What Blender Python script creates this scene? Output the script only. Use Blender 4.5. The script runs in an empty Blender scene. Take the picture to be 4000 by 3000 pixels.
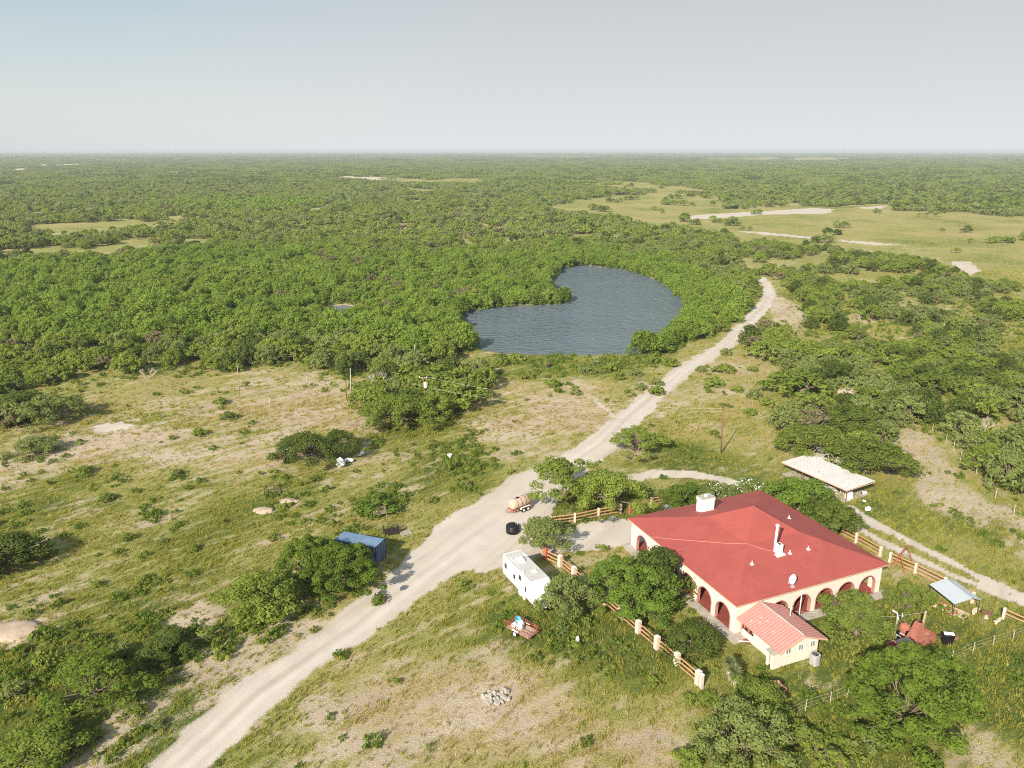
import bpy, bmesh, math, random
import numpy as np
from mathutils import Vector, Matrix
R = math.radians
S = bpy.context.scene
COL = S.collection
rng = np.random.default_rng(7)
random.seed(7)

# ------------------------------------------------------------------ camera, sky, sun, exposure
H = 50.0; F = 2975.0; PITCH = math.atan((1500 - 586) / F)
cam = bpy.data.cameras.new('camera'); cam.sensor_width = 36; cam.lens = 36 * F / 4000
cam.clip_start = 0.5; cam.clip_end = 200000
co = bpy.data.objects.new('camera', cam); COL.objects.link(co)
co.location = (0, 0, H); co.rotation_euler = (math.pi / 2 - PITCH, 0, 0); S.camera = co
SUN_EL, SHADOW_AZ = 30.0, 28.7          # shadows fall forward and to the right
S.view_settings.view_transform = 'Standard'; S.view_settings.look = 'None'
S.view_settings.gamma = 1; S.view_settings.exposure = 0.64
S.cycles.use_denoising = False; S.cycles.pixel_filter_type = 'BLACKMAN_HARRIS'; S.cycles.filter_width = 1.05
S.cycles.max_bounces = 8; S.cycles.diffuse_bounces = 3; S.cycles.glossy_bounces = 3
S.cycles.transmission_bounces = 4; S.cycles.volume_bounces = 0; S.cycles.transparent_max_bounces = 8
S.cycles.sample_clamp_indirect = 6

W = bpy.data.worlds.new('World'); S.world = W; W.use_nodes = True
nt = W.node_tree; nt.nodes.clear()
def wn(t, **k):
    n = nt.nodes.new(t)
    for a, b in k.items(): setattr(n, a, b)
    return n
sky = wn('ShaderNodeTexSky', sky_type='NISHITA', sun_disc=False, sun_elevation=R(SUN_EL), sun_rotation=R(180 + SHADOW_AZ),
         air_density=1.2, dust_density=1.0, ozone_density=1.0)
tc = wn('ShaderNodeTexCoord'); sx = wn('ShaderNodeSeparateXYZ')
nz = wn('ShaderNodeTexNoise'); nz.inputs['Scale'].default_value = 3.0; nz.inputs['Detail'].default_value = 4; nz.inputs['Roughness'].default_value = .5
hz = wn('ShaderNodeValToRGB')                      # pale veil of thin cloud, brighter toward the horizon
hz.color_ramp.elements[0].position = 0.0; hz.color_ramp.elements[0].color = (4.95, 5.12, 5.25, 1)
hz.color_ramp.elements[1].position = .18; hz.color_ramp.elements[1].color = (3.78, 3.95, 4.05, 1)
e = hz.color_ramp.elements.new(.05); e.color = (4.6, 4.76, 4.86, 1)
e = hz.color_ramp.elements.new(.42); e.color = (2.1, 2.6, 3.3, 1)
m1 = wn('ShaderNodeMath', operation='MULTIPLY_ADD'); m1.inputs[1].default_value = .16     # edge of the veil: open sky to the left
m2 = wn('ShaderNodeMath', operation='MULTIPLY_ADD'); m2.inputs[1].default_value = -.9
rp = wn('ShaderNodeValToRGB'); rp.color_ramp.elements[0].position = .02; rp.color_ramp.elements[1].position = .42
rp.color_ramp.elements[0].color = (.0, .0, .0, 1); rp.color_ramp.elements[1].color = (.97, .97, .97, 1)
bl = wn('ShaderNodeValToRGB'); bl.color_ramp.elements[0].position = .0; bl.color_ramp.elements[0].color = (4.8, 5.05, 5.2, 1); bl.color_ramp.elements[1].position = .17; bl.color_ramp.elements[1].color = (3.15, 3.7, 4.05, 1)
m0 = wn('ShaderNodeMix', data_type='RGBA'); m0.inputs['Factor'].default_value = .8
mx = wn('ShaderNodeMix', data_type='RGBA'); bg = wn('ShaderNodeBackground'); ow = wn('ShaderNodeOutputWorld')
ad = wn('ShaderNodeMath', operation='ADD'); ad.inputs[1].default_value = .47
bg.inputs['Strength'].default_value = .1
L = nt.links.new
L(tc.outputs['Generated'], nz.inputs['Vector']); L(tc.outputs['Generated'], sx.inputs[0]); L(sx.outputs['Z'], hz.inputs[0])
L(nz.outputs['Fac'], m1.inputs[0]); L(sx.outputs['X'], m1.inputs[2]); L(sx.outputs['Z'], m2.inputs[0]); L(m1.outputs[0], m2.inputs[2])
L(m2.outputs[0], ad.inputs[0]); L(ad.outputs[0], rp.inputs[0])
L(sx.outputs['Z'], bl.inputs[0]); L(bl.outputs[0], m0.inputs['B']); L(sky.outputs[0], m0.inputs['A'])
L(rp.outputs[0], mx.inputs['Factor']); L(m0.outputs['Result'], mx.inputs['A']); L(hz.outputs[0], mx.inputs['B'])
L(mx.outputs['Result'], bg.inputs['Color']); L(bg.outputs[0], ow.inputs['Surface'])

sl = bpy.data.lights.new('sun', 'SUN'); sl.energy = 5.0; sl.angle = R(.55); sl.color = (1, .90, .765)
so = bpy.data.objects.new('sun', sl); COL.objects.link(so)
az = R(SHADOW_AZ); ce = math.cos(R(SUN_EL))
so.rotation_euler = Vector((math.sin(az) * ce, math.cos(az) * ce, -math.sin(R(SUN_EL)))).to_track_quat('-Z', 'Y').to_euler()
so.location = (0, 0, 120)

# ------------------------------------------------------------------ where a point of the ground is
_c, _s = math.cos(-PITCH), math.sin(-PITCH)
def ray(x, y):
    d = (x - 2000, F, 1500 - y)
    return np.array([d[0], _c * d[1] - _s * d[2], _s * d[1] + _c * d[2]])
def at(x, y, z=0.0):
    r = ray(x, y); t = (z - H) / r[2]
    return Vector((float(r[0] * t), float(r[1] * t), z))
def ppm(p):            # photo pixels per metre at a point
    return F / (_c * p[1] + _s * (p[2] - H))
def to_px(x, y, z):
    cy = _c * y + _s * (z - H); cz = -_s * y + _c * (z - H)
    return 2000 + F * x / cy, 1500 - F * cz / cy

# ------------------------------------------------------------------ materials
def mat(name, col, rough=.8, metal=0., var=.12, vs=2.0, bump=0., bs=20., spec=.3, wear=None, wscale=1.2, wpos=.6, coords='Object'):
    m = bpy.data.materials.new(name); m.use_nodes = True
    t = m.node_tree; p = t.nodes['Principled BSDF']; N = t.nodes.new; K = t.links.new
    p.inputs['Roughness'].default_value = rough; p.inputs['Metallic'].default_value = metal
    p.inputs['Specular IOR Level'].default_value = spec
    tcn = N('ShaderNodeTexCoord'); n = N('ShaderNodeTexNoise'); n.inputs['Scale'].default_value = vs; n.inputs['Detail'].default_value = 6
    n.inputs['Roughness'].default_value = .65
    K(tcn.outputs[coords], n.inputs['Vector'])
    r = N('ShaderNodeValToRGB'); a, b = r.color_ramp.elements
    a.position = .3; b.position = .7
    a.color = (*[max(0, c * (1 - var)) for c in col], 1); b.color = (*[min(1, c * (1 + var)) for c in col], 1)
    K(n.outputs['Fac'], r.inputs[0]); out = r.outputs[0]
    if wear:
        n2 = N('ShaderNodeTexNoise'); n2.inputs['Scale'].default_value = wscale; n2.inputs['Detail'].default_value = 8; n2.inputs['Roughness'].default_value = .7
        K(tcn.outputs[coords], n2.inputs['Vector'])
        r2 = N('ShaderNodeValToRGB'); r2.color_ramp.elements[0].position = wpos; r2.color_ramp.elements[1].position = wpos + .12
        x = N('ShaderNodeMix'); x.data_type = 'RGBA'; x.inputs['B'].default_value = (*wear, 1)
        K(n2.outputs['Fac'], r2.inputs[0]); K(r2.outputs[0], x.inputs['Factor']); K(out, x.inputs['A']); out = x.outputs['Result']
    K(out, p.inputs['Base Color'])
    if bump:
        nb = N('ShaderNodeTexNoise'); nb.inputs['Scale'].default_value = bs; nb.inputs['Detail'].default_value = 4
        bp = N('ShaderNodeBump'); bp.inputs['Strength'].default_value = bump; bp.inputs['Distance'].default_value = .03
        K(tcn.outputs[coords], nb.inputs['Vector']); K(nb.outputs['Fac'], bp.inputs['Height']); K(bp.outputs[0], p.inputs['Normal'])
    return m

def leafmat(name, c1, c2, trans=.42):
    m = bpy.data.materials.new(name); m.use_nodes = True
    t = m.node_tree; t.nodes.clear(); N = t.nodes.new; K = t.links.new
    oi = N('ShaderNodeObjectInfo'); at_ = N('ShaderNodeAttribute'); at_.attribute_name = 'tint'
    ad = N('ShaderNodeMath'); ad.operation = 'MULTIPLY_ADD'; ad.inputs[1].default_value = .55
    h = N('ShaderNodeMath'); h.operation = 'MULTIPLY'; h.inputs[1].default_value = .45
    K(oi.outputs['Random'], h.inputs[0]); K(at_.outputs['Fac'], ad.inputs[0]); K(h.outputs[0], ad.inputs[2])
    x = N('ShaderNodeMix'); x.data_type = 'RGBA'; x.inputs['A'].default_value = (*c1, 1); x.inputs['B'].default_value = (*c2, 1)
    K(ad.outputs[0], x.inputs['Factor'])
    d = N('ShaderNodeBsdfDiffuse'); tr = N('ShaderNodeBsdfTranslucent'); mxs = N('ShaderNodeMixShader'); mxs.inputs[0].default_value = trans
    K(x.outputs['Result'], d.inputs['Color'])
    x2 = N('ShaderNodeMix'); x2.data_type = 'RGBA'; x2.inputs['A'].default_value = (*[q * k for q, k in zip(c1, (1.7, 1.5, .9))], 1); x2.inputs['B'].default_value = (*[q * k for q, k in zip(c2, (1.7, 1.5, .9))], 1)
    K(ad.outputs[0], x2.inputs['Factor']); K(x2.outputs['Result'], tr.inputs['Color'])
    K(d.outputs[0], mxs.inputs[1]); K(tr.outputs[0], mxs.inputs[2])
    o = N('ShaderNodeOutputMaterial'); K(mxs.outputs[0], o.inputs['Surface'])
    return m

def brickmat(name, c1, c2, mortar, scale=1.0, w=.5, h=.12):
    m = bpy.data.materials.new(name); m.use_nodes = True
    t = m.node_tree; p = t.nodes['Principled BSDF']; N = t.nodes.new; K = t.links.new
    tcn = N('ShaderNodeTexCoord'); sp = N('ShaderNodeSeparateXYZ'); ad = N('ShaderNodeMath'); cb = N('ShaderNodeCombineXYZ')
    K(tcn.outputs['Object'], sp.inputs[0]); K(sp.outputs['X'], ad.inputs[0]); K(sp.outputs['Y'], ad.inputs[1])
    K(ad.outputs[0], cb.inputs['X']); K(sp.outputs['Z'], cb.inputs['Y'])
    b = N('ShaderNodeTexBrick'); b.inputs['Color1'].default_value = (*c1, 1); b.inputs['Color2'].default_value = (*c2, 1); b.inputs['Mortar'].default_value = (*mortar, 1)
    b.inputs['Scale'].default_value = scale; b.inputs['Brick Width'].default_value = w; b.inputs['Row Height'].default_value = h; b.inputs['Mortar Size'].default_value = .012
    K(cb.outputs[0], b.inputs['Vector'])
    n = N('ShaderNodeTexNoise'); n.inputs['Scale'].default_value = 2.5; n.inputs['Detail'].default_value = 6; K(tcn.outputs['Object'], n.inputs['Vector'])
    x = N('ShaderNodeMix'); x.data_type = 'RGBA'; x.blend_type = 'MULTIPLY'; x.inputs['Factor'].default_value = .5
    r = N('ShaderNodeValToRGB'); r.color_ramp.elements[0].color = (.55, .5, .5, 1); r.color_ramp.elements[0].position = .3; r.color_ramp.elements[1].position = .7
    K(n.outputs['Fac'], r.inputs[0]); K(b.outputs['Color'], x.inputs['A']); K(r.outputs[0], x.inputs['B']); K(x.outputs['Result'], p.inputs['Base Color'])
    p.inputs['Roughness'].default_value = .85
    return m

M = {}
M['cream'] = mat('cream_stucco', (.70, .635, .555), .9, var=.05, vs=1.3, bump=.15, bs=30, wear=(.60, .52, .43), wscale=.8, wpos=.66)
M['post_cream'] = mat('cream_post_paint', (.60, .53, .45), .9, var=.12, vs=2.5, wear=(.42, .36, .29), wscale=1.8, wpos=.6)
M['white'] = mat('white_paint', (.80, .77, .72), .55, var=.05, wear=(.6, .55, .48), wscale=1.5, wpos=.68)
M['white_rv'] = mat('white_fibreglass', (.82, .82, .81), .35, var=.02, wear=(.7, .69, .66), wscale=.9, wpos=.64)
M['grey_roof'] = mat('grey_rv_roof', (.50, .49, .46), .7, var=.1, vs=1.4, wear=(.36, .35, .33), wscale=1.2, wpos=.58)
M['roof_red'] = mat('red_roof', (.345, .080, .066), .75, var=.10, vs=.35, bump=.2, bs=60, wear=(.30, .066, .06), wscale=1.1, wpos=.56)
M['fascia'] = mat('orange_fascia', (.60, .38, .26), .7)
M['brick'] = brickmat('red_brick', (.44, .10, .065), (.32, .065, .045), (.50, .27, .2), 1.0, .5, .16)
M['brick_rough'] = brickmat('old_brick', (.40, .11, .07), (.30, .07, .05), (.42, .24, .18), 1.0, .3, .1)
M['trim'] = mat('pink_arch_trim', (.44, .21, .165), .8, var=.15, vs=6)
M['tile_floor'] = brickmat('red_tile_floor', (.30, .07, .05), (.24, .05, .035), (.2, .08, .06), 1, .4, .4)
M['concrete'] = mat('weathered_concrete', (.40, .36, .31), .9, var=.2, vs=1.6, bump=.2, wear=(.22, .20, .17), wscale=1.0, wpos=.55)
M['tile_pink'] = mat('pink_roof_tile', (.50, .235, .205), .8, var=.12, vs=3, wear=(.42, .17, .14), wscale=1.5, wpos=.6)
M['glass'] = mat('dark_glass', (.03, .035, .04), .08, spec=.6, var=.1)
M['grey_glass'] = mat('grey_window_glass', (.22, .24, .25), .15, spec=.5, var=.2)
M['wood_rail'] = mat('varnished_rail', (.50, .27, .15), .65, var=.2, vs=5)
M['wood_rail_red'] = mat('reddish_rail', (.42, .13, .07), .7, var=.2, vs=5)
M['wood_old'] = mat('old_post_wood', (.34, .26, .18), .9, var=.3, vs=6, bump=.4, bs=15)
M['wood_pole'] = mat('brown_pole_wood', (.20, .10, .065), .9, var=.3, vs=4)
M['wood_grey'] = mat('grey_wood', (.42, .37, .30), .9, var=.25, vs=5)
M['bark'] = mat('bark', (.20, .155, .115), .95, var=.35, vs=4, bump=.5, bs=10)
M['bark_pale'] = mat('dead_bark', (.50, .44, .37), .9, var=.25, vs=4)
M['blue_box'] = mat('blue_container_paint', (.04, .085, .19), .5, var=.15, vs=1.2, wear=(.28, .33, .40), wscale=1.6, wpos=.66)
M['blue_roof'] = mat('faded_blue_roof', (.17, .26, .38), .55, var=.2, vs=1.0, wear=(.42, .42, .40), wscale=.7, wpos=.62)
M['tank_tan'] = mat('tan_plastic', (.56, .40, .31), .5, var=.06, wear=(.6, .40, .30), wscale=1.1, wpos=.6)
M['black'] = mat('black_plastic', (.012, .012, .013), .4, var=.2)
M['rubber'] = mat('tyre_rubber', (.02, .02, .02), .85, var=.3)
M['steel_dark'] = mat('dark_steel', (.05, .042, .038), .6, .3, var=.3)
M['rust'] = mat('rusty_red_steel', (.36, .10, .07), .7, var=.3, vs=4, wear=(.22, .08, .05), wscale=3, wpos=.55)
M['blue_plastic'] = mat('light_blue_plastic', (.12, .50, .72), .4)
M['sack'] = mat('white_woven_sack', (.80, .80, .80), .7, var=.06, vs=5, bump=.5, bs=6)
M['tin'] = mat('galvanised_sheet', (.62, .60, .57), .5, .1, var=.12, vs=.8, wear=(.34, .17, .10), wscale=.9, wpos=.585)
M['tin_blue'] = mat('pale_sheet', (.47, .515, .55), .45, .1, var=.06)
M['ac_grey'] = mat('ac_grey', (.42, .43, .43), .6, var=.1)
M['beige_car'] = mat('beige_car_paint', (.52, .48, .38), .4, var=.06)
M['green_box'] = mat('dull_green_metal', (.16, .20, .17), .7, var=.25, vs=3, wear=(.3, .16, .1), wscale=2, wpos=.6)
M['yellow'] = mat('yellow_drum', (.68, .46, .13), .6, var=.15)
M['rock'] = mat('white_rock', (.36, .33, .28), .95, var=.3, vs=3, bump=.6, bs=4)
M['clay'] = mat('pinkish_earth', (.44, .345, .26), .95, var=.2, vs=1.2, bump=.5, bs=3)
M['agave'] = mat('blue_grey_agave', (.26, .33, .29), .6, var=.15)
M['petal'] = mat('white_petal', (.80, .80, .72), .7, var=.05)
M['wire'] = mat('wire', (.55, .52, .46), .5, .2)
M['tan_bench'] = mat('tan_concrete_bench', (.66, .52, .40), .85)
M['leaf_olive'] = leafmat('leaf_olive', (.140, .200, .034), (.305, .375, .080))
M['leaf_grey'] = leafmat('leaf_greygreen', (.160, .210, .060), (.300, .350, .125))
M['leaf_bright'] = leafmat('leaf_bright', (.132, .215, .036), (.290, .390, .072))
M['leaf_dark'] = leafmat('leaf_dark', (.075, .115, .026), (.160, .205, .050))
M['leaf_lime'] = leafmat('leaf_lime', (.090, .152, .024), (.195, .270, .046))
M['leaf_yucca'] = leafmat('leaf_yucca', (.14, .17, .07), (.30, .32, .15), .15)
M['grass_green'] = leafmat('grass_green', (.185, .205, .032), (.42, .405, .095), .35)
M['grass_dry'] = leafmat('grass_dry', (.30, .25, .09), (.48, .40, .19), .3)
M['leaf_mid'] = leafmat('leaf_mid', (.105, .152, .030), (.235, .290, .064))
M['leaf_tan'] = leafmat('leaf_tan', (.17, .16, .085), (.30, .27, .16))
M['weed'] = leafmat('weed', (.120, .170, .030), (.255, .300, .062), .3)
M['sage'] = leafmat('sage', (.15, .20, .10), (.25, .31, .17), .25)

# ------------------------------------------------------------------ object helpers
def tag(o, label=None, cat=None, group=None, kind=None):
    if label: o['label'] = label
    if cat: o['category'] = cat
    if group: o['group'] = group
    if kind: o['kind'] = kind
    return o
def thing(name, label, cat, loc=(0, 0, 0), rz=0., group=None):
    o = bpy.data.objects.new(name, None); COL.objects.link(o); o.empty_display_size = .2
    o.location = loc; o.rotation_euler = (0, 0, rz)
    return tag(o, label, cat, group)
def link(name, me, parent=None):
    o = bpy.data.objects.new(name, me); COL.objects.link(o)
    if parent: o.parent = parent
    return o
class MB:
    def __init__(s): s.v = []; s.f = []; s.m = []; s.mi = 0
    def add(s, vs, fs):
        b = len(s.v); s.v += [tuple(map(float, q)) for q in vs]
        for f in fs: s.f.append([b + i for i in f]); s.m.append(s.mi)
        return s
    def box(s, x0, x1, y0, y1, z0, z1):
        return s.add([(x0, y0, z0), (x1, y0, z0), (x1, y1, z0), (x0, y1, z0), (x0, y0, z1), (x1, y0, z1), (x1, y1, z1), (x0, y1, z1)],
                     [(0, 3, 2, 1), (4, 5, 6, 7), (0, 1, 5, 4), (1, 2, 6, 5), (2, 3, 7, 6), (3, 0, 4, 7)])
    def prism(s, poly, axis, a, b):      # poly of (p,q) extruded along axis 'x','y','z'
        n = len(poly)
        P = {'x': lambda p, t: (t, p[0], p[1]), 'y': lambda p, t: (p[0], t, p[1]), 'z': lambda p, t: (p[0], p[1], t)}[axis]
        vs = [P(p, a) for p in poly] + [P(p, b) for p in poly]
        fs = [tuple(range(n))[::-1], tuple(range(n, 2 * n))] + [(i, (i + 1) % n, n + (i + 1) % n, n + i) for i in range(n)]
        return s.add(vs, fs)
    def tube(s, pts, rad, n=8, cap=True):
        pts = [Vector(p) for p in pts]
        if not isinstance(rad, (list, tuple)): rad = [rad] * len(pts)
        vs = []; fs = []; ref = Vector((.31, .17, .93))
        for i, p in enumerate(pts):
            d = (pts[min(i + 1, len(pts) - 1)] - pts[max(i - 1, 0)]).normalized()
            if abs(d.dot(ref)) > .95: rf = Vector((1, 0, 0))
            else: rf = ref
            a = d.cross(rf).normalized(); b = d.cross(a)
            for k in range(n):
                t = 2 * math.pi * k / n
                vs.append(p + (a * math.cos(t) + b * math.sin(t)) * rad[i])
        for i in range(len(pts) - 1):
            for k in range(n):
                fs.append((i * n + k, i * n + (k + 1) % n, (i + 1) * n + (k + 1) % n, (i + 1) * n + k))
        if cap: fs += [tuple(range(n))[::-1], tuple(range((len(pts) - 1) * n, len(pts) * n))]
        return s.add(vs, fs)
    def lathe(s, prof, n=20, c=(0, 0, 0)):  # prof of (r,z)
        vs = []; fs = []
        for r, z in prof:
            for k in range(n):
                t = 2 * math.pi * k / n; vs.append((c[0] + r * math.cos(t), c[1] + r * math.sin(t), c[2] + z))
        for i in range(len(prof) - 1):
            for k in range(n): fs.append((i * n + k, i * n + (k + 1) % n, (i + 1) * n + (k + 1) % n, (i + 1) * n + k))
        fs += [tuple(range(n))[::-1], tuple(range((len(prof) - 1) * n, len(prof) * n))]
        return s.add(vs, fs)
    def blob(s, c, r, seed=0, rough=.25, n=2, flat=1.0):
        bm = bmesh.new(); bmesh.ops.create_icosphere(bm, subdivisions=n, radius=1)
        rr = random.Random(seed); ph = [(rr.uniform(-3, 3), rr.uniform(-3, 3), rr.uniform(-3, 3), rr.uniform(0, 6)) for _ in range(7)]
        vs = []
        for v in bm.verts:
            d = v.co.normalized(); k = 1 + rough * sum(math.sin(a * d.x * 2 + b * d.y * 2 + c_ * d.z * 2 + q) for a, b, c_, q in ph) / 3.5
            vs.append((c[0] + d.x * r[0] * k, c[1] + d.y * r[1] * k, c[2] + d.z * r[2] * k * flat))
        fs = [[v.index for v in f.verts] for f in bm.faces]; bm.free()
        return s.add(vs, fs)
    def mesh(s, name, mats, smooth=False):
        me = bpy.data.meshes.new(name); me.from_pydata(s.v, [], s.f)
        for m in (mats if isinstance(mats, (list, tuple)) else [mats]): me.materials.append(m)
        me.polygons.foreach_set('material_index', s.m)
        if smooth: me.polygons.foreach_set('use_smooth', [True] * len(s.f))
        me.update(); return me
    def build(s, name, mats, parent=None, smooth=False):
        me = s.mesh(name, mats, smooth)
        bm = bmesh.new(); bm.from_mesh(me); bmesh.ops.recalc_face_normals(bm, faces=bm.faces); bm.to_mesh(me); bm.free()
        return link(name, me, parent)
def part(name, mats, parent, fn, smooth=False):
    b = MB(); fn(b); return b.build(name, mats, parent, smooth)

# ------------------------------------------------------------------ numpy noise and masks
def _h(ix, iy, seed):
    n = (ix.astype(np.int64) * 374761393 + iy.astype(np.int64) * 668265263 + seed * 1442695041) & 0xffffffff
    n = ((n ^ (n >> 13)) * 1274126177) & 0xffffffff
    return ((n ^ (n >> 16)) & 0xffff) / 65535.0
def vnoise(x, y, seed=0):
    ix = np.floor(x); iy = np.floor(y); fx = x - ix; fy = y - iy
    fx = fx * fx * (3 - 2 * fx); fy = fy * fy * (3 - 2 * fy)
    a = _h(ix, iy, seed); b = _h(ix + 1, iy, seed); c = _h(ix, iy + 1, seed); d = _h(ix + 1, iy + 1, seed)
    return (a * (1 - fx) + b * fx) * (1 - fy) + (c * (1 - fx) + d * fx) * fy
def fbm(x, y, seed=0, o=4):
    s = 0; a = .5; t = 0
    for k in range(o):
        s = s + a * vnoise(x, y, seed + k * 17); t += a; a *= .5; x = x * 2.03 + 5.1; y = y * 2.03 - 3.7
    return s / t
def inpoly(x, y, P):
    r = np.zeros(x.shape, bool); n = len(P)
    for i in range(n):
        x1, y1 = P[i]; x2, y2 = P[(i + 1) % n]
        if y1 == y2: continue
        c = ((y1 > y) != (y2 > y)) & (x < (x2 - x1) * (y - y1) / (y2 - y1) + x1)
        r ^= c
    return r
def wpoly(*px): return [tuple(at(*p)[:2]) for p in px]
def dpath(x, y, pts):      # signed distance to a path whose half width varies: <0 inside
    best = np.full(x.shape, 1e9)
    for (ax, ay, aw), (bx, by, bw) in zip(pts, pts[1:]):
        dx, dy = bx - ax, by - ay; l2 = dx * dx + dy * dy + 1e-9
        t = np.clip(((x - ax) * dx + (y - ay) * dy) / l2, 0, 1)
        d = np.hypot(x - ax - t * dx, y - ay - t * dy) - (aw + t * (bw - aw))
        best = np.minimum(best, d)
    return best
def wpath(*p): return [(*at(a, b)[:2], w) for a, b, w in p]
def sstep(a, b, x): t = np.clip((x - a) / (b - a), 0, 1); return t * t * (3 - 2 * t)

# ------------------------------------------------------------------ the lie of the land
HC = Vector((29.57, 84.57, 0)); HR = R(23.06)
HU = np.array([math.cos(HR), math.sin(HR)]); HV = np.array([-HU[1], HU[0]])
POND = [tuple(at(*p)[:2]) for p in ((1922, 1374), (2034, 1385), (2251, 1388), (2490, 1383), (2585, 1330, 3.2), (2655, 1255, 3.8), (2705, 1185, 2.8), (2672, 1138, 1.2), (2602, 1098, .4), (2461, 1052),
        (2287, 1032), (2186, 1042), (2124, 1090, 1.5), (2146, 1128, 3.0), (2190, 1146, 2.2), (2216, 1174), (2190, 1184), (2063, 1187), (1947, 1194), (1800, 1212), (1775, 1245), (1782, 1300), (1846, 1364))]
POND2 = wpoly((1280, 1196), (1345, 1187), (1400, 1196), (1425, 1212), (1330, 1218))
MAIN = wpath((620, 3060, 1.9), (1000, 2710, 2.0), (1390, 2440, 2.3), (1660, 2225, 3.0), (1850, 2085, 5.2), (2000, 1985, 5.4), (2090, 1900, 4.5), (2230, 1815, 3.2),
             (2350, 1735, 2.8), (2465, 1620, 2.2), (2665, 1450, 2.0), (2845, 1340, 2.0), (2965, 1215, 2.0), (3008, 1155, 1.9), (2998, 1120, 1.6), (2975, 1085, 1.2))
YARD = wpath((1860, 2150, 4.5), (2010, 2120, 4.5), (2230, 2125, 2.2), (2330, 2090, 3.0), (2450, 2085, 3.0))
TRK1 = wpath((3290, 2000, .7), (3345, 2062, .6), (3480, 2135, .5), (3600, 2190, .45), (3750, 2260, .4), (3900, 2318, .6), (4100, 2390, .6))
TRK2 = wpath((3330, 1985, .7), (3420, 2050, 1.0), (3560, 2120, .7), (3700, 2190, .5), (3850, 2265, .65), (4100, 2375, .6))
UPTRK = wpath((2440, 1872, 1.2), (2560, 1850, 1.3), (2700, 1852, 1.3), (2830, 1876, 1.1), (2930, 1896, .8))
FARTRK = wpath((1200, 842, 3.0), (1250, 822, 3.5), (1290, 798, 3))
FOOT = wpath((1225, 2570, .01), (1300, 2500, .01))
SPUR = wpath((2310, 1550, .35), (2400, 1630, .5))
STRIPS = [  # bare or thin ground: path, how much grass it takes away
    (wpath((-300, 1850, 5), (0, 1800, 4), (250, 1745, 4), (560, 1690, 5), (700, 1700, 4)), .42),
    (wpath((3040, 1165, 2.5), (3095, 1230, 4), (3080, 1290, 3)), .8),
    (wpath((3560, 1700, 3), (3640, 1850, 4), (3780, 1980, 4.5), (3900, 2060, 4), (4100, 2180, 4)), .34),
    (wpath((3320, 1225, 2), (3350, 1300, 3), (3440, 1350, 3)), .6),
    (wpath((300, 2990, .8), (760, 2640, .9), (1100, 2440, .8)), .5), (wpath((420, 3000, .5), (900, 2650, .6), (1180, 2450, .5)), .4),
    (wpath((740, 2470, 1.2), (800, 2340, 1.3), (850, 2290, .8)), .55),
    (wpath((3090, 2560, .8), (3180, 2600, 1.0), (3120, 2760, .8)), .5),
]
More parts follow.
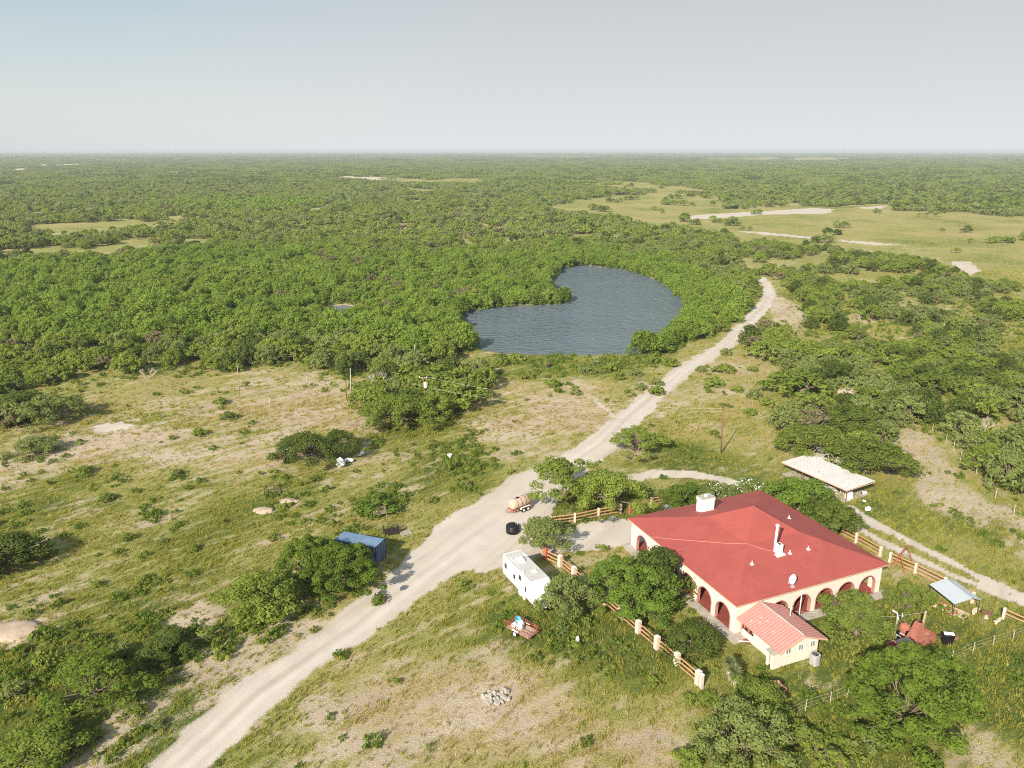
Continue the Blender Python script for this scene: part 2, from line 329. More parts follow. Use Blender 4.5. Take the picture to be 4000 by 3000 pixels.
BLOBS = [  # x, y (photo pixels), radius m, grass change, lushness change
    (1750, 2780, 9, -0.15, -.3), (2100, 2900, 10, -0.14, -.3), (2420, 2840, 6, -0.12, -.2), (1500, 2960, 6, -0.11, -.3), (2050, 2680, 6, -0.11, -.3), (2000, 2560, 4, -0.03, .0),
    (2650, 2800, 2.4, -0.28, -.3), (2480, 2900, 2.2, -0.20, -.3), (2830, 2830, 2.0, -0.20, -.2), (3200, 2650, 3, -.25, 0), (1950, 2590, 1.6, -0.34, -.2), (1900, 2700, 2.5, -0.23, -.2),
    (420, 1750, 16, -.26, -.25), (1150, 1540, 12, -.26, -.3), (1350, 1600, 8, -.2, -.3), (900, 1790, 13, -.24, -.25), (1000, 1600, 12, -.2, -.3), (1430, 1655, 4, -.5, -.3),
    (2150, 1620, 16, -.2, -.25), (1980, 1720, 11, -.16, -.15), (2320, 1500, 10, -.2, -.2), (1850, 1480, 7, -.2, -.1), (2300, 1600, 8, -.2, -.2),
    (2900, 1450, 13, -.24, -.3), (2780, 1560, 12, -.24, -.35), (2950, 1640, 7, -.22, -.3), (2900, 1740, 6, -.1, -.2), (2700, 1680, 8, -.1, -.2), (2450, 1760, 5, -.3, -.2),
    (3650, 1980, 6, -.1, -.1), (3860, 2900, 4, -.4, -.4), (3960, 2800, 4, -.3, -.3), (3720, 2870, 3, -.2, -.2), (3250, 2950, 3, -.35, -.2), (2600, 2960, 3, -.3, -.2),
    (60, 2465, 3.5, -.6, -.4), (770, 2410, 3, -.3, 0), (1030, 1995, 1.6, -.7, -.3), (1130, 1960, 1.5, -.6, -.3), (1065, 1915, 1.5, -.5, -.3), (1480, 1790, 3, -.25, -.3), (1290, 1820, 3, -.2, -.2),
    (300, 1960, 22, .10, .28), (700, 2080, 20, .06, .2), (150, 2250, 16, .0, .1), (350, 2700, 14, .18, .5), (100, 2850, 12, .2, .5), (60, 2620, 8, .2, .4), (900, 2300, 8, .0, .1), (600, 2500, 8, .1, .2),
    (1100, 1990, 7, .15, .3), (1450, 1950, 6, .12, .3), (1700, 1860, 9, .15, .28), (1800, 1780, 8, .12, .25), (1500, 1700, 8, .15, .3), (1700, 1660, 8, .12, .3),
    (2200, 1420, 12, .22, .35), (2000, 1420, 10, .18, .3), (2420, 1420, 9, .18, .3), (2560, 1400, 6, .1, .2), (2640, 1790, 12, .12, .3), (2850, 1800, 9, .1, .2), (2600, 1740, 6, .1, .25),
    (2080, 2430, 5, .2, .3), (2300, 2470, 5, .22, .55), (2500, 2600, 4, .1, .15), (2250, 1990, 7, .22, .35), (2450, 1950, 6, .2, .35), (2420, 2030, 5, .18, .3), (2620, 2420, 7, .16, .25), (2950, 2620, 6, .05, .1),
    (3150, 2480, 6, .16, .25), (3400, 2480, 9, .2, .5), (3600, 2420, 8, .1, .15), (3700, 2650, 9, .22, .3), (3850, 2560, 8, .15, .2), (3900, 2740, 7, .25, .6), (3050, 2880, 7, .1, .4), (3300, 2850, 6, .1, .45),
    (3500, 2050, 6, .12, .12), (3350, 1960, 6, .14, .2), (3700, 2120, 8, .08, .12), (3250, 1560, 10, .2, .2), (3100, 1560, 7, .1, .15), (3450, 1900, 6, .14, .22), (3800, 2050, 8, .1, .2), (3950, 2250, 8, .1, .15),
]
BLOBW = [(*at(a, b)[:2], r, g, l) for a, b, r, g, l in BLOBS]
FIELDS = [wpoly((2110, 812), (2440, 757), (2560, 750), (2820, 785), (2830, 822), (3060, 806), (3260, 808), (3460, 795), (3500, 826), (3680, 826), (4200, 870), (5200, 950), (5200, 1200), (4100, 1110), (3830, 1085), (3700, 1035),
                (3640, 970), (3500, 962), (3300, 950), (3050, 945), (2850, 908), (2700, 892), (2560, 882), (2450, 852), (2300, 832)),
          wpoly((2300, 712), (2460, 708), (2600, 722), (2800, 748), (2740, 756), (2480, 740), (2330, 724)),
          wpoly((1310, 690), (1460, 690), (1660, 704), (1980, 696), (1990, 706), (1700, 714), (1480, 706), (1330, 696)),
          wpoly((2680, 619), (3000, 616), (3250, 615), (3360, 622), (3300, 627), (2900, 626)), wpoly((30, 660), (110, 657), (125, 664), (40, 668)),
          wpoly((140, 643), (320, 639), (325, 645), (150, 648)), wpoly((2000, 608), (2350, 612), (2350, 616), (2000, 613)), wpoly((480, 668), (760, 672), (900, 680), (760, 677)),
          wpoly((1580, 735), (1700, 740), (1690, 748), (1590, 745)), wpoly((3260, 1160), (3310, 1120), (3330, 1180), (3290, 1240)),
          wpoly((3130, 1010), (3230, 985), (3260, 1010), (3180, 1045)), wpoly((3360, 1270), (3480, 1250), (3600, 1290), (3480, 1330)),
          wpoly((100, 880), (300, 870), (680, 868), (420, 890), (300, 910), (120, 900)), wpoly((0, 975), (350, 968), (620, 930), (640, 936), (380, 982), (0, 985)),
          wpoly((3720, 1210), (3830, 1180), (3830, 1240), (3760, 1260)), wpoly((3900, 1260), (4080, 1240), (4080, 1300), (3960, 1300)), wpoly((350, 1275), (640, 1262), (640, 1272), (360, 1290)),
          wpoly((3860, 1330), (4050, 1310), (4060, 1370), (3960, 1380)), wpoly((2850, 930), (2950, 925), (2900, 950))]
SANDS = [wpoly((2676, 853), (2720, 840), (3060, 820), (3180, 812), (3260, 816), (3240, 834), (3000, 838), (2750, 856)), wpoly((3330, 812), (3470, 803), (3440, 818)),
         wpoly((2880, 903), (3000, 908), (3170, 926), (3170, 934), (3000, 918)), wpoly((3280, 937), (3400, 945), (3560, 962), (3400, 956), (3290, 946)), wpoly((3710, 1022), (3790, 1020), (3830, 1060), (3790, 1075), (3740, 1045)),
         wpoly((30, 660), (110, 657), (125, 664), (40, 668)), wpoly((140, 643), (320, 639), (325, 645), (150, 648)), wpoly((1310, 690), (1480, 690), (1560, 700), (1480, 705)),
         wpoly((2400, 860), (2500, 866), (2480, 876)), wpoly((350, 1668), (480, 1648), (560, 1655), (420, 1690))]
WOODL = wpoly((-2500, 1950), (-600, 1850), (0, 1700), (80, 1660), (300, 1590), (420, 1490), (560, 1450), (700, 1480), (880, 1470), (1010, 1420), (1180, 1425), (1260, 1450), (1330, 1470), (1440, 1600), (1600, 1680), (1750, 1610),
              (1900, 1555), (1920, 1510), (1790, 1420), (1810, 1385), (1868, 1368), (2030, 1300), (2470, 1390), (2570, 1372), (2650, 1345), (2790, 1310), (2890, 1250), (2960, 1180), (2975, 1120), (2960, 1080), (3020, 1080),
              (3060, 1110), (3150, 1200), (3110, 1290), (2950, 1290), (2925, 1345), (2960, 1400), (3080, 1450), (3040, 1520), (3250, 1528), (3330, 1490), (3360, 1560), (3300, 1600), (3080, 1610), (3080, 1745), (3180, 1765),
              (3260, 1820), (3490, 1830), (3520, 1720), (3540, 1640), (3600, 1670), (3650, 1720), (3720, 1745), (3900, 1920), (4010, 2010), (5600, 2800), (9000, 592), (-6000, 592))
BRIGHT = wpoly((-1500, 1060), (0, 1040), (600, 1010), (900, 970), (1300, 1000), (1900, 1010), (2100, 1000), (2200, 975), (2450, 990), (2700, 1060), (2900, 1200), (2950, 1250), (2790, 1325), (2480, 1400), (1870, 1390),
               (1760, 1420), (1200, 1330), (700, 1360), (0, 1330), (-1500, 1400))
BRIGHT2 = wpoly((600, 795), (1000, 782), (1270, 790), (1260, 825), (900, 830), (640, 815))

def polydist(x, y, P):
    d = np.full(x.shape, 1e9); n = len(P)
    for i in range(n):
        d = np.minimum(d, dpath(x, y, [(*P[i], 0.), (*P[(i + 1) % n], 0.)]))
    return d
def terrain(x, y):
    z = np.zeros(x.shape)
    for P in (POND, POND2):
        cx, cy = np.mean(P, axis=0); m = (np.abs(x - cx) < 140) & (np.abs(y - cy) < 160)
        if m.any():
            xi, yi = x[m], y[m]; ins = inpoly(xi, yi, P); d = polydist(xi, yi, P)
            z[m] = np.where(ins, -np.minimum(1.6, .15 + .35 * d), z[m])
    return z
def houselocal(x, y):
    dx, dy = x - HC.x, y - HC.y
    return dx * HU[0] + dy * HU[1], dx * HV[0] + dy * HV[1]
def roadmask(x, y):
    wob = (fbm(x * .3, y * .3, 3) - .5) * 2.0 + (fbm(x * 1.6, y * 1.6, 4, 3) - .5) * .9
    r = np.zeros(x.shape)
    near = (y < 420)
    if near.any():
        xn, yn, wn_ = x[near], y[near], wob[near]
        v = 1 - sstep(-.5, 1.3, dpath(xn, yn, MAIN) + wn_)
        v = np.maximum(v, 1 - sstep(-.6, 1.4, dpath(xn, yn, YARD) + wn_ * 1.4))
        for T, k in ((TRK1, .5), (TRK2, .55)):
            v = np.maximum(v, .95 * (1 - sstep(-.2, .6, dpath(xn, yn, T) + wn_ * k)))
        v = np.maximum(v, .9 * (1 - sstep(-.3, .5, dpath(xn, yn, UPTRK) + wn_ * .5)))
        v = np.maximum(v, .7 * (1 - sstep(-.2, .4, dpath(xn, yn, SPUR) + wn_ * .4)))
        r[near] = v
    r = np.maximum(r, 1 - sstep(-.5, 2, dpath(x, y, FARTRK)))
    for P in SANDS:
        r = np.maximum(r, inpoly(x + wob * 2, y + wob * 3, P) * .85)
    return r
ROWD = (at(300, 2200) - at(0, 2290)); ROWD = np.array(ROWD[:2]) / np.hypot(*ROWD[:2])
def cover(x, y):
    """grass cover, lushness, bare track of the ground at x, y"""
    big = fbm(x * .035, y * .035, 11); midn = fbm(x * .14, y * .14, 12); sm = fbm(x * .55, y * .55, 13, 3)
    a = x * ROWD[0] + y * ROWD[1]; b = -x * ROWD[1] + y * ROWD[0]
    rows = fbm(a * .12, b * .75, 14, 3)
    g = .70 + (big - .5) * .30 + (midn - .5) * .55 + (sm - .5) * .5
    g += (rows - .5) * .9 * ((x < 10) & (y < 260))
    l = .50 + (big - .5) * .5 + (fbm(x * .1, y * .1, 15) - .5) * .9
    near = y < 330
    for cx, cy, r, dg, dl in BLOBW:
        w = np.exp(-((x - cx) ** 2 + (y - cy) ** 2) / (r * r) * (.7 + 1.0 * midn)); g += dg * w; l += dl * w
    for P, k in STRIPS:
        if near.any():
            d = dpath(x, y, P) + (midn - .5) * 6; g -= k * (1 - sstep(-1, 1.6, d))
    r = roadmask(x, y)
    wood = inpoly(x, y, WOODL)
    g = np.where(wood, np.maximum(g, .55 + (midn - .5) * .6), g); l = np.where(wood, .50 + (midn - .5) * .5, l)
    fld = np.zeros(x.shape, bool)
    for P in FIELDS: fld |= inpoly(x, y, P)
    g = np.where(fld, .86 + (midn - .5) * .5 + (big - .5) * .5, g); l = np.where(fld, .50 + (big - .5) * .7 + (midn - .5) * .4, l)
    far = sstep(700, 1500, y) * ~fld
    g = g * (1 - far) + (.93 + .2 * (big - .5)) * far; l = l * (1 - far) + .52 * far
    u, v = houselocal(x, y)
    return np.clip(g, 0, 1), np.clip(l, 0, 1), np.clip(r, 0, 1)

def ruts(x, y):
    '''wheel tracks worn along the main road'''
    r = np.full(x.shape, .5); m = (y < 420) & (y > 50); xn, yn = x[m], y[m]; best = np.full(xn.shape, 1e9); lat = np.zeros(xn.shape); al = np.zeros(xn.shape); s0 = 0.
    for (ax, ay, aw), (bx, by, bw) in zip(MAIN, MAIN[1:]):
        dx, dy = bx - ax, by - ay; ln = math.hypot(dx, dy); t = np.clip(((xn - ax) * dx + (yn - ay) * dy) / ln ** 2, 0, 1)
        qx, qy = xn - ax - t * dx, yn - ay - t * dy; d = np.hypot(qx, qy); k = d < best; best[k] = d[k]
        lat[k] = ((dx * qy - dy * qx) / ln)[k]; al[k] = (s0 + t * ln)[k]; s0 += ln
    w = np.exp(-((np.abs(lat + .25 * np.sin(al * .05)) - .85) / .33) ** 2); v = .5 + .28 * w - .22 * np.exp(-(lat / .4) ** 2) + (fbm(lat * 1.4, al * .06, 81, 3) - .5) * .75
    r[m] = v; return r

# ground sheet ------------------------------------------------------
ys = list(np.linspace(-200, 30, 12)) + list(np.arange(40, 330, .7))
while ys[-1] < 90000: ys.append(ys[-1] * (1.009 if ys[-1] < 1200 else 1.028))
ys = np.array(ys); nc = 480
tcol = np.linspace(-1, 1, nc)
hw = 42 + .95 * np.maximum(ys, 30); hw[ys < 35] = 260
X = hw[:, None] * tcol[None, :]; Y = np.repeat(ys[:, None], nc, 1)
x, y = X.ravel(), Y.ravel()
Z = terrain(x, y) + (fbm(x * .5, y * .5, 21, 3) - .5) * .16 * (y < 600) + (fbm(x * .05, y * .05, 22, 2) - .5) * .3 * sstep(60, 120, np.hypot(x - 25, y - 90)) * (y < 900)
me = bpy.data.meshes.new('ground'); nv = len(x); nr = len(ys)
me.vertices.add(nv); me.vertices.foreach_set('co', np.stack([x, y, Z], 1).ravel().astype(np.float32))
ii = (np.arange(nr - 1)[:, None] * nc + np.arange(nc - 1)[None, :]).ravel()
fc = np.stack([ii, ii + 1, ii + nc + 1, ii + nc], 1).astype(np.int32)
me.loops.add(fc.size); me.loops.foreach_set('vertex_index', fc.ravel()); me.polygons.add(len(fc))
me.polygons.foreach_set('loop_start', np.arange(0, fc.size, 4, dtype=np.int32)); me.polygons.foreach_set('loop_total', np.full(len(fc), 4, np.int32))
me.update(calc_edges=True); me.polygons.foreach_set('use_smooth', np.ones(len(fc), bool))
g_, l_, r_ = cover(x, y)
ca = me.color_attributes.new('cover', 'FLOAT_COLOR', 'POINT')
ca.data.foreach_set('color', np.stack([g_, l_, r_, ruts(x, y)], 1).ravel().astype(np.float32))
ground = link('ground', me); ground['kind'] = 'structure'
def groundmat():
    m = bpy.data.materials.new('earth_and_grass'); m.use_nodes = True
    t = m.node_tree; p = t.nodes['Principled BSDF']; N = t.nodes.new; K = t.links.new
    p.inputs['Roughness'].default_value = .95; p.inputs['Specular IOR Level'].default_value = .1
    ge = N('ShaderNodeNewGeometry'); at_ = N('ShaderNodeAttribute'); at_.attribute_name = 'cover'; sp = N('ShaderNodeSeparateColor'); K(at_.outputs['Color'], sp.inputs[0])
    def noise(sc, det=4, rough=.6):
        n = N('ShaderNodeTexNoise'); n.inputs['Scale'].default_value = sc; n.inputs['Detail'].default_value = det; n.inputs['Roughness'].default_value = rough
        K(ge.outputs['Position'], n.inputs['Vector']); return n.outputs['Fac']
    def math_(op, a, b=None, c=None):
        n = N('ShaderNodeMath'); n.operation = op
        for i, v in enumerate((a, b, c)):
            if v is None: continue
            if isinstance(v, (int, float)): n.inputs[i].default_value = v
            else: K(v, n.inputs[i])
        return n.outputs[0]
    def ramp(v, *st):
        n = N('ShaderNodeValToRGB'); el = n.color_ramp.elements
        while len(el) < len(st): el.new(.5)
        for e, (q, c) in zip(el, st): e.position = q; e.color = (*c, 1) if len(c) == 3 else c
        K(v, n.inputs[0]); return n.outputs[0]
    def mixc(f, a, b):
        n = N('ShaderNodeMix'); n.data_type = 'RGBA'; K(f, n.inputs['Factor']); K(a, n.inputs['A']); K(b, n.inputs['B']); return n.outputs['Result']
    mpa = N('ShaderNodeMapping'); mpa.vector_type = 'TEXTURE'; mpa.inputs['Rotation'].default_value = (0, 0, math.atan2(ROWD[1], ROWD[0])); mpa.inputs['Scale'].default_value = (3.2, .9, 1); K(ge.outputs['Position'], mpa.inputs['Vector'])
    na = N('ShaderNodeTexNoise'); na.inputs['Scale'].default_value = .8; na.inputs['Detail'].default_value = 5; na.inputs['Roughness'].default_value = .62; K(mpa.outputs[0], na.inputs['Vector']); n1 = na.outputs['Fac']; n2 = noise(3.2, 5, .7); n3 = noise(.12, 4); n4 = noise(5.5, 4, .75)
    tex = math_('ADD', math_('MULTIPLY', n1, .30), math_('ADD', math_('MULTIPLY', n2, .30), math_('MULTIPLY', n4, .40)))
    gm = math_('ADD', sp.outputs[0], math_('MULTIPLY_ADD', tex, 2.9, -1.45))
    gm = ramp(gm, (.36, (0, 0, 0)), (.62, (1, 1, 1)))
    sand = ramp(math_('ADD', math_('MULTIPLY', n3, .5), math_('MULTIPLY', n2, .5)), (.35, (.36, .285, .195)), (.5, (.47, .385, .275)), (.66, (.55, .465, .355)))
    lm = math_('ADD', sp.outputs[1], math_('MULTIPLY_ADD', n1, 1.3, -.65))
    grass = ramp(lm, (.10, (.42, .335, .16)), (.36, (.36, .32, .11)), (.52, (.32, .315, .100)), (.72, (.215, .23, .050)), (.98, (.105, .14, .028)))
    grass_shade = ramp(n4, (.34, (.5, .5, .5)), (.6, (1.15, 1.15, 1.15)))  # shadows among the grass blades, painted as dark speckles into the grass colour
    gx = N('ShaderNodeMix'); gx.data_type = 'RGBA'; gx.blend_type = 'MULTIPLY'; gx.inputs['Factor'].default_value = 1; K(grass, gx.inputs['A']); K(grass_shade, gx.inputs['B'])
    c = mixc(gm, sand, gx.outputs['Result'])
    road = ramp(math_('ADD', math_('MULTIPLY', at_.outputs['Alpha'], .5), math_('ADD', math_('MULTIPLY', n2, .25), math_('MULTIPLY', n4, .25))), (.34, (.43, .375, .31)), (.5, (.51, .45, .385)), (.66, (.57, .515, .455)))
    rm = ramp(math_('ADD', sp.outputs[2], math_('MULTIPLY_ADD', n4, .9, -.45)), (.30, (0, 0, 0)), (.64, (1, 1, 1)))
    K(mixc(rm, c, road), p.inputs['Base Color'])
    b = N('ShaderNodeBump'); b.inputs['Distance'].default_value = .16; K(math_('MULTIPLY_ADD', sp.outputs[2], -.62, .8), b.inputs['Strength']); K(math_('ADD', n2, n4), b.inputs['Height']); K(b.outputs[0], p.inputs['Normal'])
    return m
me.materials.append(groundmat())

# ponds ------------------------------------------------------------
def watermat():
    m = bpy.data.materials.new('pond_water'); m.use_nodes = True
    t = m.node_tree; p = t.nodes['Principled BSDF']; N = t.nodes.new; K = t.links.new
    p.inputs['Base Color'].default_value = (.135, .175, .205, 1); p.inputs['Roughness'].default_value = .12; p.inputs['IOR'].default_value = 1.33
    ge = N('ShaderNodeNewGeometry'); mp_ = N('ShaderNodeMapping'); mp_.inputs['Scale'].default_value = (.55, 1.0, 1); mp_.inputs['Rotation'].default_value = (0, 0, R(-12)); K(ge.outputs['Position'], mp_.inputs['Vector'])
    n = N('ShaderNodeTexNoise'); n.inputs['Scale'].default_value = .75; n.inputs['Detail'].default_value = 5; n.inputs['Roughness'].default_value = .6; K(mp_.outputs[0], n.inputs['Vector'])
    n2 = N('ShaderNodeTexNoise'); n2.inputs['Scale'].default_value = .06; n2.inputs['Detail'].default_value = 3; K(mp_.outputs[0], n2.inputs['Vector'])
    st = N('ShaderNodeMath'); st.operation = 'MULTIPLY_ADD'; st.inputs[1].default_value = .8; st.inputs[2].default_value = .25; K(n2.outputs['Fac'], st.inputs[0])
    b = N('ShaderNodeBump'); b.inputs['Distance'].default_value = 3.2; K(n.outputs['Fac'], b.inputs['Height']); K(st.outputs[0], b.inputs['Strength']); K(b.outputs[0], p.inputs['Normal'])
    return m
WM = watermat()
def pondmesh(name, P, z):
    me = bpy.data.meshes.new(name); c = np.mean(P, axis=0)
    vs = [(c[0] + (q[0] - c[0]) * 1.03, c[1] + (q[1] - c[1]) * 1.03, z) for q in P]
    me.from_pydata(vs, [], [list(range(len(P)))]); me.materials.append(WM)
    bm = bmesh.new(); bm.from_mesh(me); bmesh.ops.recalc_face_normals(bm, faces=bm.faces)
    if next(iter(bm.faces)).normal.z < 0: bmesh.ops.reverse_faces(bm, faces=bm.faces)
    bm.to_mesh(me); bm.free()
    o = link(name, me); o['kind'] = 'structure'; return o
pondmesh('pond_water', POND, -.28); pondmesh('pool_water', POND2, -.25)

# haze: the air over the plain ----------------------------------------
hb = MB(); hb.box(-95000, 95000, -6000, 95000, -4, 54)
hm = bpy.data.materials.new('haze_air'); hm.use_nodes = True; t = hm.node_tree; t.nodes.clear()
pv = t.nodes.new('ShaderNodeVolumePrincipled'); pv.inputs['Density'].default_value = 1.2e-4; pv.inputs['Color'].default_value = (.75, .83, .92, 1); pv.inputs['Anisotropy'].default_value = 0
oo = t.nodes.new('ShaderNodeOutputMaterial'); t.links.new(pv.outputs[0], oo.inputs['Volume'])
hz_ = hb.build('haze', hm); hz_['kind'] = 'stuff'; hz_['label'] = 'pale bluish haze hanging over the far plain'; hz_['category'] = 'haze'

# ------------------------------------------------------------------ foliage meshes
def leafmesh(name, C, Rr, per, size, mats, seed, up=.45, droop=0., flat=1., jit=.42, extra=None, aspect=1.7, zmin=.05, inner=.35):
    """many small leaf faces spread round clump centres C of radii Rr"""
    g = np.random.default_rng(seed); K = len(C); n = K * per
    ci = np.repeat(np.arange(K), per)
    d = g.normal(size=(n, 3)); d /= np.linalg.norm(d, axis=1)[:, None]
    rad = Rr[ci] * (inner + (1 - inner) * g.random(n) ** .5)
    p = C[ci] + d * rad[:, None] * np.array([1, 1, flat])
    if droop: p[:, 2] -= droop * np.abs(g.normal(size=n)) * Rr[ci]
    p[:, 2] = np.maximum(p[:, 2], zmin + g.random(n) * .2)
    nn = d * .9 + np.array([0, 0, up]) + g.normal(size=(n, 3)) * jit; nn /= np.linalg.norm(nn, axis=1)[:, None]
    t = np.cross(nn, g.normal(size=(n, 3))); t /= np.linalg.norm(t, axis=1)[:, None]; b = np.cross(nn, t)
    s = size * (.55 + .9 * g.random(n))
    a = (t * s[:, None] * aspect * .5); w = (b * s[:, None] * .5)
    V = np.stack([p - a, p + w * .9, p + a, p - w * .9], 1).reshape(-1, 3)
    tint = np.clip(g.random(K)[ci] * .6 + g.random(n) * .4, 0, 1)
    nv = len(V); ev, ef = (np.zeros((0, 3)), []) if not extra else (np.array(extra.v), extra.f)
    V = np.concatenate([V, ev]); me = bpy.data.meshes.new(name)
    me.vertices.add(len(V)); me.vertices.foreach_set('co', V.ravel().astype(np.float32))
    lv = list(range(nv)); ls = list(range(0, nv, 4)); lt = [4] * n; mi = [0] * n
    for f in ef:
        ls.append(len(lv)); lt.append(len(f)); mi.append(1); lv += [nv + i for i in f]
    me.loops.add(len(lv)); me.loops.foreach_set('vertex_index', lv); me.polygons.add(len(ls))
    me.polygons.foreach_set('loop_start', ls); me.polygons.foreach_set('loop_total', lt)
    for m in mats: me.materials.append(m)
    me.polygons.foreach_set('material_index', mi); me.update(calc_edges=True)
    at_ = me.attributes.new('tint', 'FLOAT', 'POINT'); at_.data.foreach_set('value', np.concatenate([np.repeat(tint, 4), np.zeros(len(ev))]).astype(np.float32))
    return me
def clumps(seed, w, h, z0, k, rmin, rmax, dome=1.0, low=.0, hollow=.5):
    g = np.random.default_rng(seed); C = []; rr = []
    lob = [(g.random() * 6.28, .75 + .5 * g.random()) for _ in range(5)]
    while len(C) < k:
        a = g.random() * 6.283; q = g.random() ** .55
        m = 1 + sum(.13 * math.cos(i * a + p) * s for i, (p, s) in enumerate(lob, 1))
        r = q * w * .5 * m
        top = z0 + (h - z0) * (max(0, 1 - (q * .96) ** 2.2) ** .6) * dome * (.86 + .22 * g.random())
        bot = z0 * (1 - low) + (h - z0) * (.10 + .25 * (1 - q)) * (1 - low)
        z = top if g.random() > hollow * .6 else bot + (top - bot) * g.random()
        s = rmin + (rmax - rmin) * g.random()
        C.append((r * math.cos(a), r * math.sin(a), max(z - s * .5, s * .5))); rr.append(s)
    return np.array(C), np.array(rr)
def limbs(seed, C, z0, r0, n=9, trunks=1, spread=.25, bend=.3, top=.02):
    """tapered trunk with limbs reaching toward the clumps"""
    g = random.Random(seed); b = MB()
    idx = list(range(len(C))); g.shuffle(idx)
    for k in range(trunks):
        ang = g.random() * 6.28; off = Vector((math.cos(ang), math.sin(ang), 0)) * (spread * .3 if trunks > 1 else 0)
        fork = off + Vector((math.cos(ang) * spread * z0, math.sin(ang) * spread * z0, z0 * (.75 + .3 * g.random())))
        mid = off.lerp(fork, .5) + Vector((g.uniform(-.15, .15), g.uniform(-.15, .15), 0)) * z0
        b.tube([off - Vector((0, 0, .3)), off + Vector((0, 0, .1)), mid, fork], [r0 * 1.5, r0 * 1.15, r0 * .9, r0 * .75], 7)
        for i in idx[k::trunks][:n]:
            e = Vector(C[i]); m = fork.lerp(e, .5) + Vector((g.uniform(-bend, bend), g.uniform(-bend, bend), g.uniform(-bend, bend * .4)))
            b.tube([fork, fork.lerp(m, .55), m, e], [r0 * .6, r0 * .45, r0 * .32, top], 5, False)
            if g.random() < .8:
                e2 = m.lerp(e, .4) + Vector((g.uniform(-1, 1), g.uniform(-1, 1), g.uniform(.2, .9))) * .6
                b.tube([m, e2], [r0 * .26, top], 4, False)
    return b
# kinds: (width, height, z0 of the crown, clumps, rmin, rmax, per-clump leaves hi/mid/lo, material, flatness ...)
KIND = {
    'mesquite': dict(w=7.0, h=4.8, z0=1.5, k=62, r=(.55, 1.05), per=(150, 34, 9), size=(.15, .32, .72), m='leaf_olive', flat=.62, hollow=.35, low=.15, trunks=2, r0=.17, droop=.12, up=.3),
    'greyquite': dict(w=6.6, h=4.6, z0=1.2, k=58, r=(.50, .95), per=(135, 32, 8), size=(.15, .32, .72), m='leaf_grey', flat=.7, hollow=.45, low=.3, trunks=2, r0=.15, droop=.2, up=.3),
    'willow': dict(w=6.4, h=5.8, z0=1.2, k=60, r=(.7, 1.25), per=(150, 40, 10), size=(.18, .36, .80), m='leaf_bright', flat=.8, hollow=.5, low=.75, trunks=3, r0=.14, droop=.35, up=.25),
    'evergreen': dict(w=5.6, h=5.0, z0=1.0, k=64, r=(.55, 1.0), per=(160, 34, 9), size=(.15, .32, .72), m='leaf_dark', flat=.85, hollow=.5, low=.7, trunks=2, r0=.16, droop=.1, up=.25),
    'elm': dict(w=10.0, h=8.6, z0=1.6, k=125, r=(.55, 1.15), per=(200, 34, 9), size=(.18, .42, .9), m='leaf_lime', flat=.75, hollow=.55, low=.8, trunks=2, r0=.19, droop=.15, up=.3),
    'sparse': dict(w=7.0, h=4.8, z0=2.0, k=44, r=(.40, .85), per=(130, 34, 9), size=(.15, .32, .72), m='leaf_olive', flat=.6, hollow=.35, low=.15, trunks=2, r0=.17, droop=.15, up=.3),
    'shrub': dict(w=2.6, h=1.5, z0=.25, k=26, r=(.28, .52), per=(60, 22, 8), size=(.15, .26, .45), m='leaf_olive', flat=.8, hollow=.5, low=.8, trunks=3, r0=.04, droop=.1, up=.3),
}
CROWN = {}
def crown(kind, var, lod, matname=None, with_limbs=False):
    key = (kind, var, lod, matname, with_limbs)
    if key in CROWN: return CROWN[key]
    d = KIND[kind]; seed = sum(map(ord, kind)) * 13 + var * 101
    k = d['k'] if lod < 2 else max(14, d['k'] // 2)
    C, rr = clumps(seed, d['w'], d['h'], d['z0'], k, *d['r'], low=d['low'], hollow=d['hollow'])
    if lod == 2: rr = rr * 1.3
    ex = limbs(seed, C, d['z0'], d['r0'], n=6 if lod < 2 else 3, trunks=d['trunks'], top=.03) if with_limbs else None
    me = leafmesh('%s_leaves' % kind, C, rr, d['per'][lod], d['size'][lod], [M[matname or d['m']], M['bark']], seed + lod, flat=d['flat'], droop=d['droop'], up=d['up'], extra=ex)
    tr = None if with_limbs else limbs(seed, C, d['z0'], d['r0'], n=11, trunks=d['trunks']).mesh('%s_wood' % kind, M['bark'], True)
    CROWN[key] = (me, tr); return CROWN[key]
def tree(name, label, kind, px, py, wpx=None, hpx=None, var=0, lod=0, m=None, group=None, rz=None, cat='tree', w=None, h=None, loc=None):
    p = Vector(loc) if loc is not None else at(px, py); d = KIND[kind]; k = ppm(p)
    W_ = w or wpx / k; H_ = h or hpx / (k * math.cos(math.atan2(H, math.hypot(p.x, p.y)))) if (h or hpx) else W_ * d['h'] / d['w']
    me, tr = crown(kind, var, lod, m)
    t = thing(name, label, cat, p, random.random() * 6.28 if rz is None else rz, group)
    t.scale = (W_ / d['w'], W_ / d['w'], H_ / d['h'])
    link('crown', me, t); link('trunk', tr, t)
    return t

